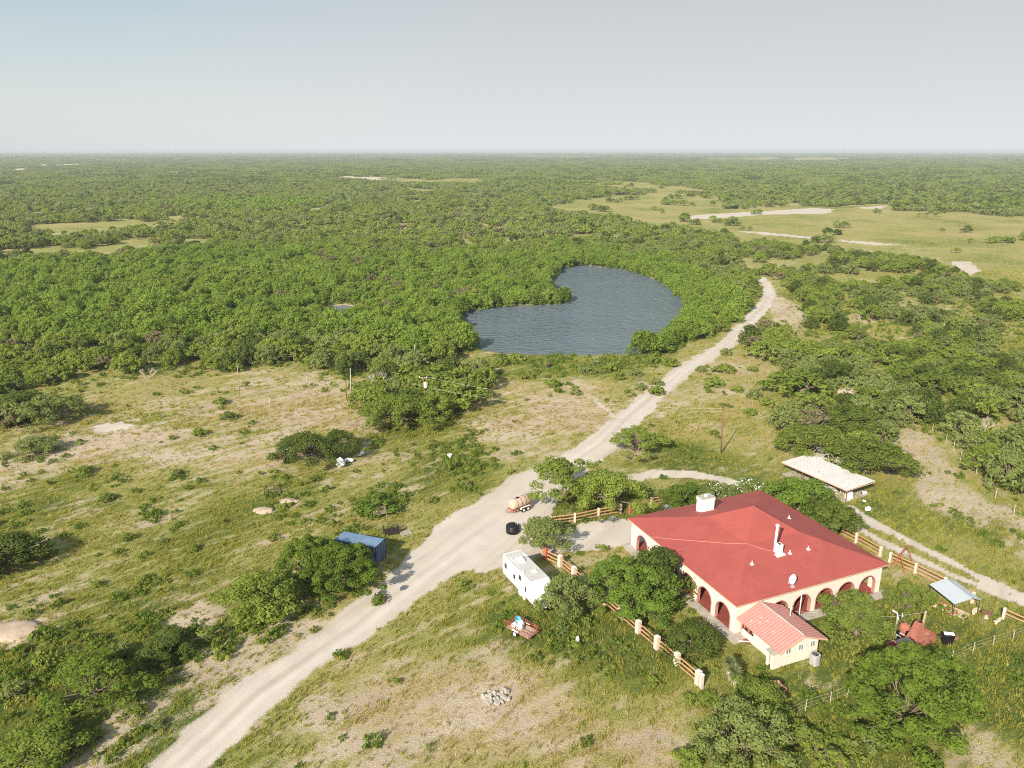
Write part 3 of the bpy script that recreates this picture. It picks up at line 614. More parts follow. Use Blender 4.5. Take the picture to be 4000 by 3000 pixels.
# ------------------------------------------------------------------ trees round the yard, one by one (base x, base y in the photo, width in photo pixels, height in m)
T = [
 ('leafy_tree', 'big bright green round tree at the bottom right, in front of the brick barbecue', 'elm', 3510, 2840, 435, 7.6, 1, None),
 ('leafy_tree', 'bright feathery green tree standing over the rail fence beside the white trailer', 'elm', 2470, 2390, 330, 5.6, 1, 'leaf_bright'),
 ('evergreen_tree', 'dark green round tree against the arcade, behind the bright feathery tree', 'evergreen', 2540, 2340, 250, 6.0, 0, None),
 ('mesquite_tree', 'grey green mesquite leaning on the nose of the white trailer', 'greyquite', 2205, 2400, 245, 4.4, 0, None),
 ('mesquite_tree', 'small grey green mesquite between the black water tank and the trailer', 'greyquite', 2125, 2150, 215, 4.3, 1, None),
 ('mesquite_tree', 'wide twisted mesquite with a pale forked trunk behind the tan tank trailer', 'sparse', 2190, 1950, 300, 6.2, 0, None),
 ('mesquite_tree', 'full round mesquite just right of the twisted one, by the rail fence corner', 'mesquite', 2380, 1985, 260, 5.6, 1, 'leaf_olive'),
 ('mesquite_tree', 'small thin mesquite leaning beside the upper dirt road', 'sparse', 2490, 1762, 215, 4.0, 2, 'leaf_olive'),
 ('evergreen_tree', 'small dark bush beside the white flowering oleanders behind the roof', 'evergreen', 2665, 1975, 165, 3.3, 1, 'leaf_lime'),
 ('evergreen_tree', 'tall dark green hedge tree behind the roof, next to the metal carport', 'evergreen', 3105, 2010, 260, 5.2, 0, 'leaf_bright'),
 ('evergreen_tree', 'dark green hedge tree at the right rear corner of the roof', 'evergreen', 3240, 2090, 215, 4.8, 1, 'leaf_mid'),
 ('evergreen_tree', 'low dark round bush tree on the lawn in front of the arcade', 'evergreen', 2700, 2540, 205, 3.0, 0, None),
 ('mesquite_tree', 'round topped tree on a forked pale trunk right of the annex', 'mesquite', 3330, 2485, 255, 4.8, 2, 'leaf_mid'),
 ('mesquite_tree', 'small round tree on a bent pale trunk between the house and the small metal shelter', 'mesquite', 3532, 2415, 165, 4.6, 0, 'leaf_mid'),
 ('leafy_tree', 'bright green tree leaning over the blue container', 'elm', 1365, 2292, 265, 5.6, 0, None),
 ('leafy_tree', 'bright green tree standing left of the blue container', 'elm', 1195, 2265, 230, 5.4, 1, None),
 ('mesquite_tree', 'pale grey green mesquite with a leaning trunk left of the container trees', 'greyquite', 1020, 2400, 330, 4.6, 2, 'leaf_olive'),
 ('mesquite_tree', 'flat topped dark mesquite with white sacks lying under it', 'mesquite', 1200, 1805, 230, 5.0, 1, 'leaf_dark'),
 ('mesquite_tree', 'dark mesquite leaning beside the flat topped one over the white sacks', 'mesquite', 1325, 1790, 180, 4.6, 0, 'leaf_dark'),
 ('mesquite_tree', 'grey green tree at the bottom edge, below the yuccas', 'greyquite', 2920, 2960, 330, 4.6, 0, None),
 ('mesquite_tree', 'low shaded tree behind the grey green one at the bottom edge', 'greyquite', 2960, 2790, 260, 2.9, 1, 'leaf_olive'),
 ('mesquite_tree', 'tree with a bare twisted trunk left of the metal carport', 'mesquite', 3170, 1775, 250, 5.2, 1, 'leaf_mid'),
 ('mesquite_tree', 'broad olive green tree behind the metal carport', 'mesquite', 3385, 1850, 290, 5.4, 2, 'leaf_mid'),
 ('mesquite_tree', 'olive green tree right behind the parked pickup truck', 'mesquite', 3330, 1700, 260, 5.4, 0, 'leaf_mid'),
 ('mesquite_tree', 'round dark mesquite on the sandy ground above the tall single pole', 'mesquite', 3120, 1545, 250, 5.4, 1, 'leaf_olive'),
 ('mesquite_tree', 'dark shrubby tree cut off by the left edge of the photo', 'evergreen', 50, 2215, 260, 4.2, 1, 'leaf_dark'),
 ('mesquite_tree', 'sprawling pale tree with a bare twisted trunk in the lower left meadow', 'sparse', 395, 2740, 360, 4.2, 0, 'leaf_lime'),
 ('mesquite_tree', 'dark low tree right of the sprawling pale one in the lower left meadow', 'evergreen', 650, 2570, 200, 2.4, 1, None),
 ('mesquite_tree', 'bushy tree at the bottom left corner of the photo', 'greyquite', 150, 2990, 360, 2.6, 1, 'leaf_olive'),
 ('mesquite_tree', 'round grey green tree at the left end of the tree line', 'greyquite', 190, 1650, 250, 5.2, 0, None),
 ('mesquite_tree', 'small round bush tree in front of the left end of the tree line', 'evergreen', 140, 1770, 150, 2.9, 0, 'leaf_grey'),
 ('mesquite_tree', 'dark tree at the left border behind the small round bush tree', 'evergreen', 60, 1640, 240, 5.0, 1, None),
 ('mesquite_tree', 'dense mesquite at the front of the clump round the utility poles', 'mesquite', 1560, 1665, 260, 6.2, 1, 'leaf_olive'),
 ('mesquite_tree', 'mesquite at the right end of the clump round the utility poles', 'mesquite', 1800, 1590, 220, 5.4, 0, 'leaf_olive'),
 ('mesquite_tree', 'mesquite right behind the transformer pole in the clump', 'mesquite', 1700, 1540, 240, 6.0, 2, 'leaf_olive'),
 ('mesquite_tree', 'mesquite at the left end of the clump round the utility poles', 'greyquite', 1470, 1600, 180, 5.0, 1, 'leaf_olive'),
 ('mesquite_tree', 'low mesquite between the two front poles of the clump', 'mesquite', 1680, 1640, 200, 5.0, 0, 'leaf_olive'),
 ('leafy_tree', 'leafy bush with yellow flowers behind the blue container', 'shrub', 1470, 1995, 170, 2.0, 0, 'leaf_lime'),
]
for i, (nm, lb, kd, px, py, wpx, h, va, m) in enumerate(T):
    tree(nm, lb, kd, px, py, wpx, None, va, 0 if py > 1600 else 1, m, h=h, rz=i * 1.7)

# white oleanders: the same crown with petals
def oleander(px, py, wpx, h, va, label):
    p = at(px, py); t = tree('oleander', label, 'evergreen', px, py, wpx, None, va, 0, 'leaf_grey', h=h, rz=va * 2., cat='flowering shrub')
    d = KIND['evergreen']; g = random.Random(va); b = MB()
    for _ in range(300):
        a = g.random() * 6.28; q = g.random() ** .6; r = q * d['w'] * .5; z = d['z0'] * .3 + (d['h'] - d['z0'] * .3) * (1 - q ** 2.6) ** .6 * g.uniform(.6, 1.04)
        c = Vector((r * math.cos(a), r * math.sin(a), z)); s = g.uniform(.05, .12)
        b.blob(c, (s, s, s * .7), g.randint(0, 99), .3, 1)
    b.build('blossom', M['petal'], t)
oleander(2795, 1968, 165, 3.1, 0, 'white flowering oleander right of the dark bush behind the chimney')
oleander(2925, 1945, 150, 3.0, 1, 'white flowering oleander against the back peak of the red roof')

# ------------------------------------------------------------------ scrub: the nearest trees one by one, the rest as one mass
def gridpts(y0, y1, sp, xk=.86, x0=40):
    out = []
    y = y0; 
    while y < y1:
        w = x0 + xk * y; n = int(2 * w / sp); xs = -w + (np.arange(n) + rng.random(n)) * sp; yy = y + (rng.random(n) - .5) * sp
        out.append(np.stack([xs, yy], 1)); y += sp
    return np.concatenate(out)
def wooddens(x, y):
    d = inpoly(x, y, WOODL).astype(float)
    px_right = x > .32 * y + 8
    n = fbm(x * .045, y * .045, 31); n2 = fbm(x * .012, y * .012, 32)
    br = inpoly(x, y, BRIGHT)
    d *= np.where(br, .97, np.where(px_right, np.where(y < 205, sstep(.18, .32, n), sstep(.37, .51, n)), sstep(.33, .53, n * .6 + n2 * .4)))
    for P in FIELDS + SANDS:
        m = np.zeros(x.shape, bool)
        for k in (1, 1.035, 1.07): m |= inpoly(x * k, y * k, P)
        d[m & (vnoise(x * .04, y * .09, 33) < .87)] = 0
    for P in (POND, POND2):
        cx, cy = np.mean(P, axis=0); m = (np.abs(x - cx) < 120) & (np.abs(y - cy) < 150)
        d[m] *= ~(inpoly(x[m], y[m], P))
    m = y < 450
    for path, e in ((MAIN, 2.4), (FARTRK, 2), (STRIPS[1][0], 1.2), (STRIPS[2][0], .5), (STRIPS[3][0], .5)):
        d *= dpath(x, y, path) > e
    return d
P2F = wpoly((1270, 1190), (1430, 1186), (1450, 1240), (1250, 1240))
near_pts = gridpts(105, 430, 3.9); d = wooddens(near_pts[:, 0], near_pts[:, 1]) * ~inpoly(near_pts[:, 0], near_pts[:, 1], P2F)
near_pts = near_pts[rng.random(len(near_pts)) < d * .90]
SPEC = np.array([at(t[3], t[4])[:2] for t in T])
near_pts = near_pts[np.min(np.hypot(near_pts[:, None, 0] - SPEC[None, :, 0], near_pts[:, None, 1] - SPEC[None, :, 1]), 1) > 2.6]
mid_pts = gridpts(430, 1150, 4.8); d = wooddens(mid_pts[:, 0], mid_pts[:, 1]); mid_pts = mid_pts[rng.random(len(mid_pts)) < d * .95]
def kinds_of(P):
    x, y = P[:, 0], P[:, 1]; br = inpoly(x, y, BRIGHT) | inpoly(x, y, BRIGHT2); r = rng.random(len(P)); right = x > .32 * y + 8
    n = fbm(x * .03, y * .03, 41)
    k = np.where(r < .62, 0, np.where(r < .86, 1, 3)); k = np.where(right & (r > .7), 3, k); k = np.where(n > .56, np.where(r < .6, 1, k), k)
    k = np.where(br, np.where(r < .80, 2, 0), k); q = rng.random(len(P)); k = np.where(q < .10, 4, k); return np.where(q > .965, 5, k)     # 0 mesquite 1 grey 2 willow 3 dark 4 open 5 brownish
KN = ['mesquite', 'greyquite', 'willow', 'evergreen', 'sparse', 'sparse']; KM = [None, None, None, None, None, 'leaf_tan']
nk = kinds_of(near_pts)
pxs = np.array([to_px(a, b, 2.0) for a, b in near_pts]); dist = np.hypot(near_pts[:, 0], near_pts[:, 1])
inv = (pxs[:, 0] > -60) & (pxs[:, 0] < 4060) & (pxs[:, 1] < 3100)
order = np.argsort(np.where(inv, dist, 1e9))
NIND = 160
ind = order[:NIND]; rest = np.setdiff1d(np.arange(len(near_pts)), ind)
words_ = {0: ('mesquite_tree', 'olive green mesquite'), 1: ('mesquite_tree', 'grey green mesquite'), 2: ('willow_tree', 'bright green leafy tree'), 3: ('scrub_tree', 'dark green scrub tree'), 4: ('mesquite_tree', 'open crowned mesquite'), 5: ('scrub_tree', 'brownish thin tree')}
def place(x, y, px, py):
    if x > .32 * y + 8:
        if px > 3480 and py > 1560: return 'in the thicket behind the thin wire fence at the right', 'thicket behind the wire fence'
        if py > 1330: return 'in the scrub between the dirt road and the metal carport', 'scrub above the metal carport'
        return 'in the open scrub right of the bend of the dirt road', 'scrub right of the road bend'
    if px > 2400: return 'on the right bank between the pond and the road', 'trees on the right bank of the pond'
    if px > 1420: return 'in the clump between the utility poles and the pond', 'trees between poles and pond'
    if px > 620: return 'in the tree line behind the clearing with the pole stubs', 'tree line behind the clearing'
    return 'in the tree line at the far left of the clearing', 'tree line at the far left'
for i in ind:
    x, y = near_pts[i]; k = nk[i]; s = .52 + .62 * rng.random() ** 1.2; nm, tw = words_[k]; wh, gr = place(x, y, *pxs[i])
    if k == 2: s *= .95
    sz = 'small ' if s < .70 else ('large ' if s > .95 else '')
    t = tree(nm, sz + tw + ' ' + wh, KN[k], 0, 0, None, None, int(rng.integers(3)), 1, ('leaf_mid' if k == 0 and x > .32 * y + 8 else KM[k]), gr, float(rng.random() * 6.28), loc=(x, y, 0), w=KIND[KN[k]]['w'] * s, h=KIND[KN[k]]['h'] * s * (.85 + .3 * rng.random()))

# a fringe of leafy trees with their feet at the waterline
fr = []
random.seed(21); PC = Vector((*np.mean(POND, axis=0), 0))
for e in range(3, len(POND)):
    A, B = Vector((*POND[e], 0)), Vector((*POND[(e + 1) % len(POND)], 0)); n = (B - A).normalized(); n = Vector((n.y, -n.x, 0))
    if e == len(POND) - 1: continue
    nn = max(1, round((B - A).length / 3.1))
    for k in range(nn):
        p = A.lerp(B, (k + .5) / nn) + n * random.uniform(-.1, 1.3); fr.append(p); s_ = random.uniform(.95, 1.15) if e == 3 else random.uniform(.58, .92); sd = 'far shore' if p.y > 285 else 'left shore and spit' if p.x < 20 else 'right shore'
        tree('willow_tree', '%sbright tree overhanging the water on the %s of the pond' % ('large ' if s_ > .80 else '', sd), 'willow', 0, 0, None, None, random.randrange(3), 1, ['leaf_bright', 'leaf_lime'][random.random() < .3], 'trees on the %s of the pond' % sd, loc=p, w=6.4 * s_, h=5.0 * s_ * random.uniform(.8, 1.15))

def scatter(name, label, cat, pts, protos, idx, scl, rot, z=None):
    """one object: copies of small plant meshes on points, by geometry nodes"""
    me = bpy.data.meshes.new(name + '_points'); n = len(pts); me.vertices.add(n)
    zz = z if z is not None else np.zeros(n)
    me.vertices.foreach_set('co', np.stack([pts[:, 0], pts[:, 1], zz], 1).ravel().astype(np.float32))
    a = me.attributes.new('pick', 'INT', 'POINT'); a.data.foreach_set('value', idx.astype(np.int32))
    a = me.attributes.new('scl', 'FLOAT_VECTOR', 'POINT'); a.data.foreach_set('vector', scl.ravel().astype(np.float32))
    a = me.attributes.new('turn', 'FLOAT_VECTOR', 'POINT'); a.data.foreach_set('vector', rot.ravel().astype(np.float32))
    o = link(name, me); tag(o, label, cat, kind='stuff')
    ng = bpy.data.node_groups.new(name, 'GeometryNodeTree'); N = ng.nodes.new; K = ng.links.new
    ng.interface.new_socket('Geometry', in_out='INPUT', socket_type='NodeSocketGeometry'); ng.interface.new_socket('Geometry', in_out='OUTPUT', socket_type='NodeSocketGeometry')
    gi = N('NodeGroupInput'); go = N('NodeGroupOutput'); jn = N('GeometryNodeJoinGeometry'); K(jn.outputs[0], go.inputs[0])
    def attr(nm, ty):
        q = N('GeometryNodeInputNamedAttribute'); q.data_type = ty; q.inputs['Name'].default_value = nm
        return q.outputs[0]
    pk, sc_, tn = attr('pick', 'INT'), attr('scl', 'FLOAT_VECTOR'), attr('turn', 'FLOAT_VECTOR')
    for i, m in enumerate(protos):
        po = bpy.data.objects.new(m.name, m)
        oi = N('GeometryNodeObjectInfo'); oi.inputs['Object'].default_value = po; oi.inputs['As Instance'].default_value = True
        cp = N('FunctionNodeCompare'); cp.data_type = 'INT'; cp.operation = 'EQUAL'
        ia = [s for s in cp.inputs if s.type == 'INT']; K(pk, ia[0]); ia[1].default_value = i
        ip = N('GeometryNodeInstanceOnPoints'); K(gi.outputs[0], ip.inputs['Points']); K(cp.outputs[0], ip.inputs['Selection']); K(oi.outputs['Geometry'], ip.inputs['Instance'])
        K(tn, ip.inputs['Rotation']); K(sc_, ip.inputs['Scale']); K(ip.outputs[0], jn.inputs[0])
    md = o.modifiers.new('plants', 'NODES'); md.node_group = ng
    return o
def rots(n, tilt=0.): return np.stack([(rng.random(n) - .5) * tilt, (rng.random(n) - .5) * tilt, rng.random(n) * 6.283], 1)

# groves for the far plain: many crowns in one patch
def grove(var, kinds, span, n, per, size, m):
    g = np.random.default_rng(900 + var); C = []; rr = []
    for _ in range(n):
        cx, cy = (g.random(2) - .5) * span; w = 5 + 3 * g.random(); hh = 3.2 + 2.2 * g.random()
        c, r = clumps(int(g.integers(1e6)), w, hh, 1.0, 9, .9, 1.5, low=.4); c[:, 0] += cx; c[:, 1] += cy; C.append(c); rr.append(r)
    return leafmesh('grove_leaves', np.concatenate(C), np.concatenate(rr), per, size, [M[m], M['bark']], 70 + var, flat=.75)
rp_ = near_pts[rest]; rk = nk[rest]
lodp = []
for k, km in zip(KN, KM):
    for v in range(3): lodp.append(crown(k, v, 1, km, True)[0])
for k, km in zip(KN, KM):
    for v in range(2): lodp.append(crown(k, v, 2, km, True)[0])
G0 = len(lodp)
for v in range(4): lodp.append(grove(v, None, 24, 13, 7, 1.0, ['leaf_olive', 'leaf_grey', 'leaf_olive', 'leaf_dark'][v]))
mk = kinds_of(mid_pts)
far_pts = gridpts(1140, 3600, 19); d = wooddens(far_pts[:, 0], far_pts[:, 1]); far_pts = far_pts[rng.random(len(far_pts)) < d * .93]
vf_pts = gridpts(3600, 13000, 70); d = wooddens(vf_pts[:, 0], vf_pts[:, 1]); vf_pts = vf_pts[rng.random(len(vf_pts)) < d * .9]
print('FR', len(fr), sum(1 for o in S.objects if o.get('category') == 'tree')); nr_, nm_, nf_, nv_ = len(rp_), len(mid_pts), len(far_pts), len(vf_pts)
big = fbm(np.concatenate([rp_[:, 0], mid_pts[:, 0]]) * .03, np.concatenate([rp_[:, 1], mid_pts[:, 1]]) * .03, 51)
s1 = (.52 + .55 * rng.random(nr_)) * (.75 + .5 * big[:nr_]) * np.where(rp_[:, 0] > .32 * rp_[:, 1] + 8, .85, 1); s2 = (.6 + .55 * rng.random(nm_)) * (.75 + .5 * big[nr_:])
s3 = .8 + .4 * rng.random(nf_); s4 = 2.9 + 1.0 * rng.random(nv_)
scl = np.concatenate([np.stack([s1, s1, s1 * (.85 + .3 * rng.random(nr_))], 1), np.stack([s2, s2, s2 * (.8 + .3 * rng.random(nm_))], 1), np.stack([s3, s3, .8 + .5 * rng.random(nf_)], 1), np.stack([s4, s4, 1.3 + .5 * rng.random(nv_)], 1)])
idx = np.concatenate([rk * 3 + rng.integers(0, 3, nr_), 18 + mk * 2 + rng.integers(0, 2, nm_), G0 + rng.integers(0, 4, nf_), G0 + rng.integers(0, 4, nv_)])
allp = np.concatenate([rp_, mid_pts, far_pts, vf_pts])
scatter('scrub_woodland', 'dense green scrub woodland covering the plain to the horizon', 'woodland', allp, lodp, idx, scl, rots(len(allp)))
print('TREES', len(near_pts), nr_, nm_, nf_, nv_)

# ------------------------------------------------------------------ grass, weeds, ground plants
def tuft(seed, n, h, spread, w, m, lean=.5):
    g = np.random.default_rng(seed); V = []; tn = []
    for _ in range(n):
        a = g.random() * 6.28; r = spread * g.random() ** .6; b = np.array([r * math.cos(a), r * math.sin(a), -.03]); a2 = g.random() * 6.28; hh = h * (.55 + .6 * g.random())
        tip = b + np.array([math.cos(a2) * lean * hh, math.sin(a2) * lean * hh, hh]); a3 = g.random() * 6.28; s = np.array([math.cos(a3), math.sin(a3), 0]) * w * .5
        V += [b - s, b + s, tip + s * .2, tip - s * .2]; tn += [g.random()] * 4
    me = bpy.data.meshes.new('tuft'); me.from_pydata([tuple(v) for v in V], [], [tuple(range(i, i + 4)) for i in range(0, len(V), 4)]); me.materials.append(M[m])
    q = me.attributes.new('tint', 'FLOAT', 'POINT'); q.data.foreach_set('value', np.array(tn, np.float32)); return me
gp = []
for y0, y1, sp in ((52, 100, .40), (100, 150, .5), (150, 230, .8), (230, 330, 1.5)): gp.append(gridpts(y0, y1, sp, .80, 6))
gp = np.concatenate(gp); x, y = gp[:, 0], gp[:, 1]
g_, l_, r_ = cover(x, y); fine = fbm(x * .8, y * .8, 61, 3); u, v = houselocal(x, y)
solid = ((np.abs(u) < 12.0) & (v > -12.4) & (v < 11.2)) | ((u > -11.2) & (u < -5) & (v > -17.2) & (v < -10)) | inpoly(x, y, POND) | inpoly(x, y, POND2)
keep = (rng.random(len(gp)) < np.clip((g_ + (fine - .5) * 1.7 - .28) * 1.2, .26, .95)) & (r_ + (fine - .5) * .7 < .42) & ~solid
gp, l_, g_, fine = gp[keep], l_[keep], g_[keep], fine[keep]
green = rng.random(len(gp)) < np.clip(l_ * 1.25 + .02, .05, .97)
pr_g = [tuft(s, 11, .46, .26, .085, 'grass_green') for s in range(4)]; pr_d = [tuft(s + 9, 10, .40, .28, .07, 'grass_dry', .7) for s in range(4)]
def sct(nm, lb, cat, P, pr, k0, k1):
    n = len(P); s = k0 + (k1 - k0) * rng.random(n) ** 1.5; s = s * (1 + .6 * (P[:, 1] > 130) + .6 * (P[:, 1] > 230))
    return scatter(nm, lb, cat, P, pr, rng.integers(0, len(pr), n), np.stack([s, s, s * (.7 + .5 * rng.random(n)) / (1 + .25 * (P[:, 1] > 130))], 1), rots(n, .3))
sct('green_grass', 'patchy green grass tufts on the sandy ground', 'grass', gp[green], pr_g, .42, 1.1)
sct('dry_grass', 'straw coloured dry grass tufts between sandy patches', 'grass', gp[~green], pr_d, .38, 1.05)
print('GRASS', len(gp))
# low weeds
KIND['weed'] = dict(w=1.1, h=.6, z0=.08, k=9, r=(.16, .30), per=(16, 9, 5), size=(.14, .2, .3), m='weed', flat=.8, hollow=.5, low=.9, trunks=1, r0=.02, droop=0, up=.4)
wp = gridpts(52, 260, 1.25, .80, 6); x, y = wp[:, 0], wp[:, 1]; g_, l_, r_ = cover(x, y); u, v = houselocal(x, y)
cl = fbm(x * .16, y * .16, 71, 3)
solid = ((np.abs(u) < 12.2) & (v > -12.6) & (v < 11.4)) | ((u > -11.4) & (u < -4.8) & (v > -17.5) & (v < -10)) | inpoly(x, y, POND) | inpoly(x, y, POND2)
WEEDB = [(at(a, b)[:2], r) for a, b, r in ((350, 2650, 9), (150, 2850, 9), (700, 2520, 5), (1080, 1970, 6), (1480, 1960, 5), (1750, 1800, 7), (1000, 2420, 5), (1300, 2330, 4), (2250, 1980, 6), (2400, 1950, 5), (2300, 2450, 4), (2200, 1420, 9), (2450, 1420, 7), (2000, 1430, 6),
         (1800, 1720, 4), (1500, 1690, 6), (1700, 1640, 5), (2950, 2750, 5), (3300, 2850, 5), (3000, 2950, 6), (3500, 2850, 6), (3850, 2600, 6), (3900, 2750, 6), (3700, 2600, 5), (1950, 1960, 3), (1680, 2050, 2), (2600, 1760, 6), (560, 2450, 5), (480, 1930, 6), (420, 2050, 7), (250, 1820, 5))]
wb = np.zeros(len(wp))
for (c, r) in WEEDB: wb = np.maximum(wb, np.exp(-((x - c[0]) ** 2 + (y - c[1]) ** 2) / (r * r)))
inw = inpoly(x, y, WOODL)
keep = (rng.random(len(wp)) < np.clip(sstep(.56, .70, cl) * .45 * l_ * 1.6 + wb * sstep(.36, .52, cl) * .85 + inw * .25, 0, 1)) & (r_ < .3) & ~solid
wp = wp[keep]; n = len(wp); s = .55 + .9 * rng.random(n) ** 1.6
scatter('weeds', 'low dark green weeds growing in clumps over the grass', 'weeds', wp, [crown('weed', v, 0, q)[0] for v in range(2) for q in (None, 'leaf_lime', 'leaf_olive')][:5], np.minimum(rng.integers(0, 9, n), 4 + 0 * wp[:, 0]).astype(int) % 5, np.stack([s, s, s * (.8 + .5 * rng.random(n))], 1), rots(n, .2))
print('WEEDS', n)
# shrubs one by one: beside the upper road and about the meadow
SH = [(2565, 1540, 60), (2560, 1505, 50), (2830, 1455, 78), (2790, 1508, 72), (2838, 1385, 45), (2762, 1435, 20), (2880, 1530, 45), (2950, 1555, 60), (2990, 1585, 60), (2930, 1620, 50), (2500, 1520, 45), (2550, 1420, 55), (2620, 1430, 60), (2480, 1470, 50),
      (2380, 1450, 60), (2160, 1510, 55), (2290, 1460, 60), (2060, 1480, 50), (2020, 1410, 60), (2740, 1450, 40), (3000, 1380, 45), (2940, 1450, 40), (2250, 1540, 45), (1960, 1425, 50), (2420, 1480, 45), (2330, 1430, 50),
      (420, 1955, 55), (330, 1850, 60), (640, 2120, 40), (760, 2150, 45), (500, 2110, 50), (890, 1640, 60), (860, 1580, 50), (780, 1700, 55), (690, 1860, 50), (1540, 1905, 45), (1760, 1830, 60), (1820, 1900, 45), (1690, 1960, 40), (380, 2290, 45), (470, 2560, 90),
      (540, 2790, 70), (280, 2760, 90), (60, 2720, 110), (340, 2900, 90), (90, 2900, 110), (620, 2840, 60), (3130, 2900, 130), (2690, 2985, 110), (3380, 2900, 120), (3250, 2990, 110), (2760, 2740, 70)]
for i, (px, py, wpx) in enumerate(SH):
    p = at(px, py); wh = ('beside the upper dirt road near the pond' if py < 1640 and px > 1900 else 'at the bottom edge below the house yard' if px > 2500 else 'in the lower left meadow' if py > 2250 else 'in the open meadow left of the road')
    sz = 'larger' if wpx / ppm(p) > 2.6 else 'smaller'
    tree('shrub', '%s %s green shrub %s' % (sz, ['olive', 'grey', 'dark'][i % 3], wh), 'shrub', px, py, wpx, None, i % 3, 0 if py > 1600 else 1, [None, 'leaf_grey', 'weed'][i % 3], 'shrubs ' + wh, h=min(1.9, .55 * wpx / ppm(p)), cat='shrub')
# bare dead trees
def deadtree(px, py, h, seed, label, spread=1.0):
    g = random.Random(seed); b = MB(); t = thing('dead_tree', label, 'dead tree', at(px, py), g.random() * 6)
    def grow(p, d, l, r, dep):
        q = p + d * l * .5 + Vector((g.uniform(-.1, .1), g.uniform(-.1, .1), 0)) * l; e = q + (d + Vector((g.uniform(-.3, .3), g.uniform(-.3, .3), .05))).normalized() * l * .5
        b.tube([p, q, e], [r, r * .8, r * .55], 5, False)
        if dep > 0:
            for _ in range(3 if dep > 1 else 4):
                grow(e, (d + Vector((g.uniform(-1, 1), g.uniform(-1, 1), g.uniform(-.1, .6))) * .75 * spread).normalized(), l * g.uniform(.55, .8), r * .55, dep - 1)
    for k in range(4):
        a = k * 1.57 + g.random(); grow(Vector((0, 0, -.1)), Vector((math.cos(a) * .7 * spread, math.sin(a) * .7 * spread, 1)).normalized(), h * .36, h * .03, 3)
    o = b.build('trunk', M['bark_pale'], t, True); return t
deadtree(1490, 1530, 5.2, 1, 'bare whitish dead tree left of the pole clump')
deadtree(1800, 1505, 3.4, 2, 'small bare dead treetop at the right end of the pole clump')
deadtree(3430, 1560, 5.0, 3, 'bare fan shaped dead tree beside the pinkish dirt mound', 1.2)
deadtree(580, 1480, 3.4, 4, 'low bare dead tree at the foot of the left tree line', 1.3)
deadtree(3300, 1580, 4.2, 5, 'bare twisted dead tree left of the dirt mound', 1.3)
deadtree(3840, 1690, 3.6, 6, 'bare dead tree in the thicket at the right edge', 1.2)

# ------------------------------------------------------------------ the house
EZ, MZ, AZ_, EH, MH, WO = 3.85, 6.0, 8.45, 11.0, 3.85, 10.55
house = thing('ranch_house', 'cream stucco house with red hipped roof and arched brick veranda all round', 'house', HC, HR)
def roofz(u, v):
    q = max(abs(u), abs(v))
    return EZ + (MZ - EZ) * (EH - q) / (EH - MH) if q > MH else MZ + (AZ_ - MZ) * (MH - q) / MH
def hloc(p):
    d = Vector(p) - HC; return d.x * HU[0] + d.y * HU[1], d.x * HV[0] + d.y * HV[1]
def roofhit(px, py):
    z = 5.
    for _ in range(25):
        u, v = hloc(at(px, py, z)); z = .5 * z + .5 * roofz(max(-EH, min(EH, u)), max(-EH, min(EH, v)))
    return u, v, z
cr1 = lambda x, y: (2400 + x * .5425, 1800 + y * .5425)
cr2 = lambda x, y: (1900 + x * .36166, 1900 + y * .36166)
cr3 = lambda x, y: (3200 + x * .36166, 2100 + y * .36166)
cr4 = lambda x, y: (2900 + x * .36166, 1650 + y * .36166)
crb = lambda x, y: (3350 + x * .18083, 2350 + y * .18083)
def roof(b):
    def ring(h, z): return [(-h, -h, z), (h, -h, z), (h, h, z), (-h, h, z)]
    n = 6; vs = ring(EH, EZ) + ring(MH, MZ) + [(0, 0, AZ_)]
    fs = [(i, (i + 1) % 4, 4 + (i + 1) % 4, 4 + i) for i in range(4)] + [(4 + i, 4 + (i + 1) % 4, 8) for i in range(4)]
    b.add(vs, fs)
    b.add(ring(EH, EZ) + ring(EH, EZ - .06), [(i, 4 + i, 4 + (i + 1) % 4, (i + 1) % 4) for i in range(4)])
rf = part('roof', M['roof_red'], house, roof)
def fascia(b):
    h, k = EH - .04, EH - .16
    b.box(-h, h, -h, -k, EZ - .24, EZ - .062); b.box(-h, h, k, h, EZ - .24, EZ - .062); b.box(-h, -k, -k, k, EZ - .24, EZ - .062); b.box(k, h, -k, k, EZ - .24, EZ - .062)
part('fascia', M['fascia'], rf, fascia)
part('soffit', M['cream'], rf, lambda b: b.box(-EH + .17, EH - .17, -EH + .17, EH - .17, EZ - .20, EZ - .16))
def arcwall(b, L_, t, cs, r=1.2, spring=1.35, ztop=EZ - .21):
    poly = [(0, 0)]
    for c in cs:
        poly += [(c - r, 0), (c - r, spring)] + [(c - r * math.cos(a), spring + r * math.sin(a)) for a in np.linspace(0, math.pi, 17)[1:-1]] + [(c + r, spring), (c + r, 0)]
    poly += [(L_, 0), (L_, ztop), (0, ztop)]
    b.prism(poly, 'y', 0, t)
ARC = [2.65 + 3.27 * i for i in range(6)]
def xf(o, x, y, rz): o.location = (x, y, 0); o.rotation_euler = (0, 0, rz)
sides = [(-WO, WO, -math.pi / 2), (-WO, -WO, 0), (WO, -WO, math.pi / 2), (WO, WO, math.pi)]
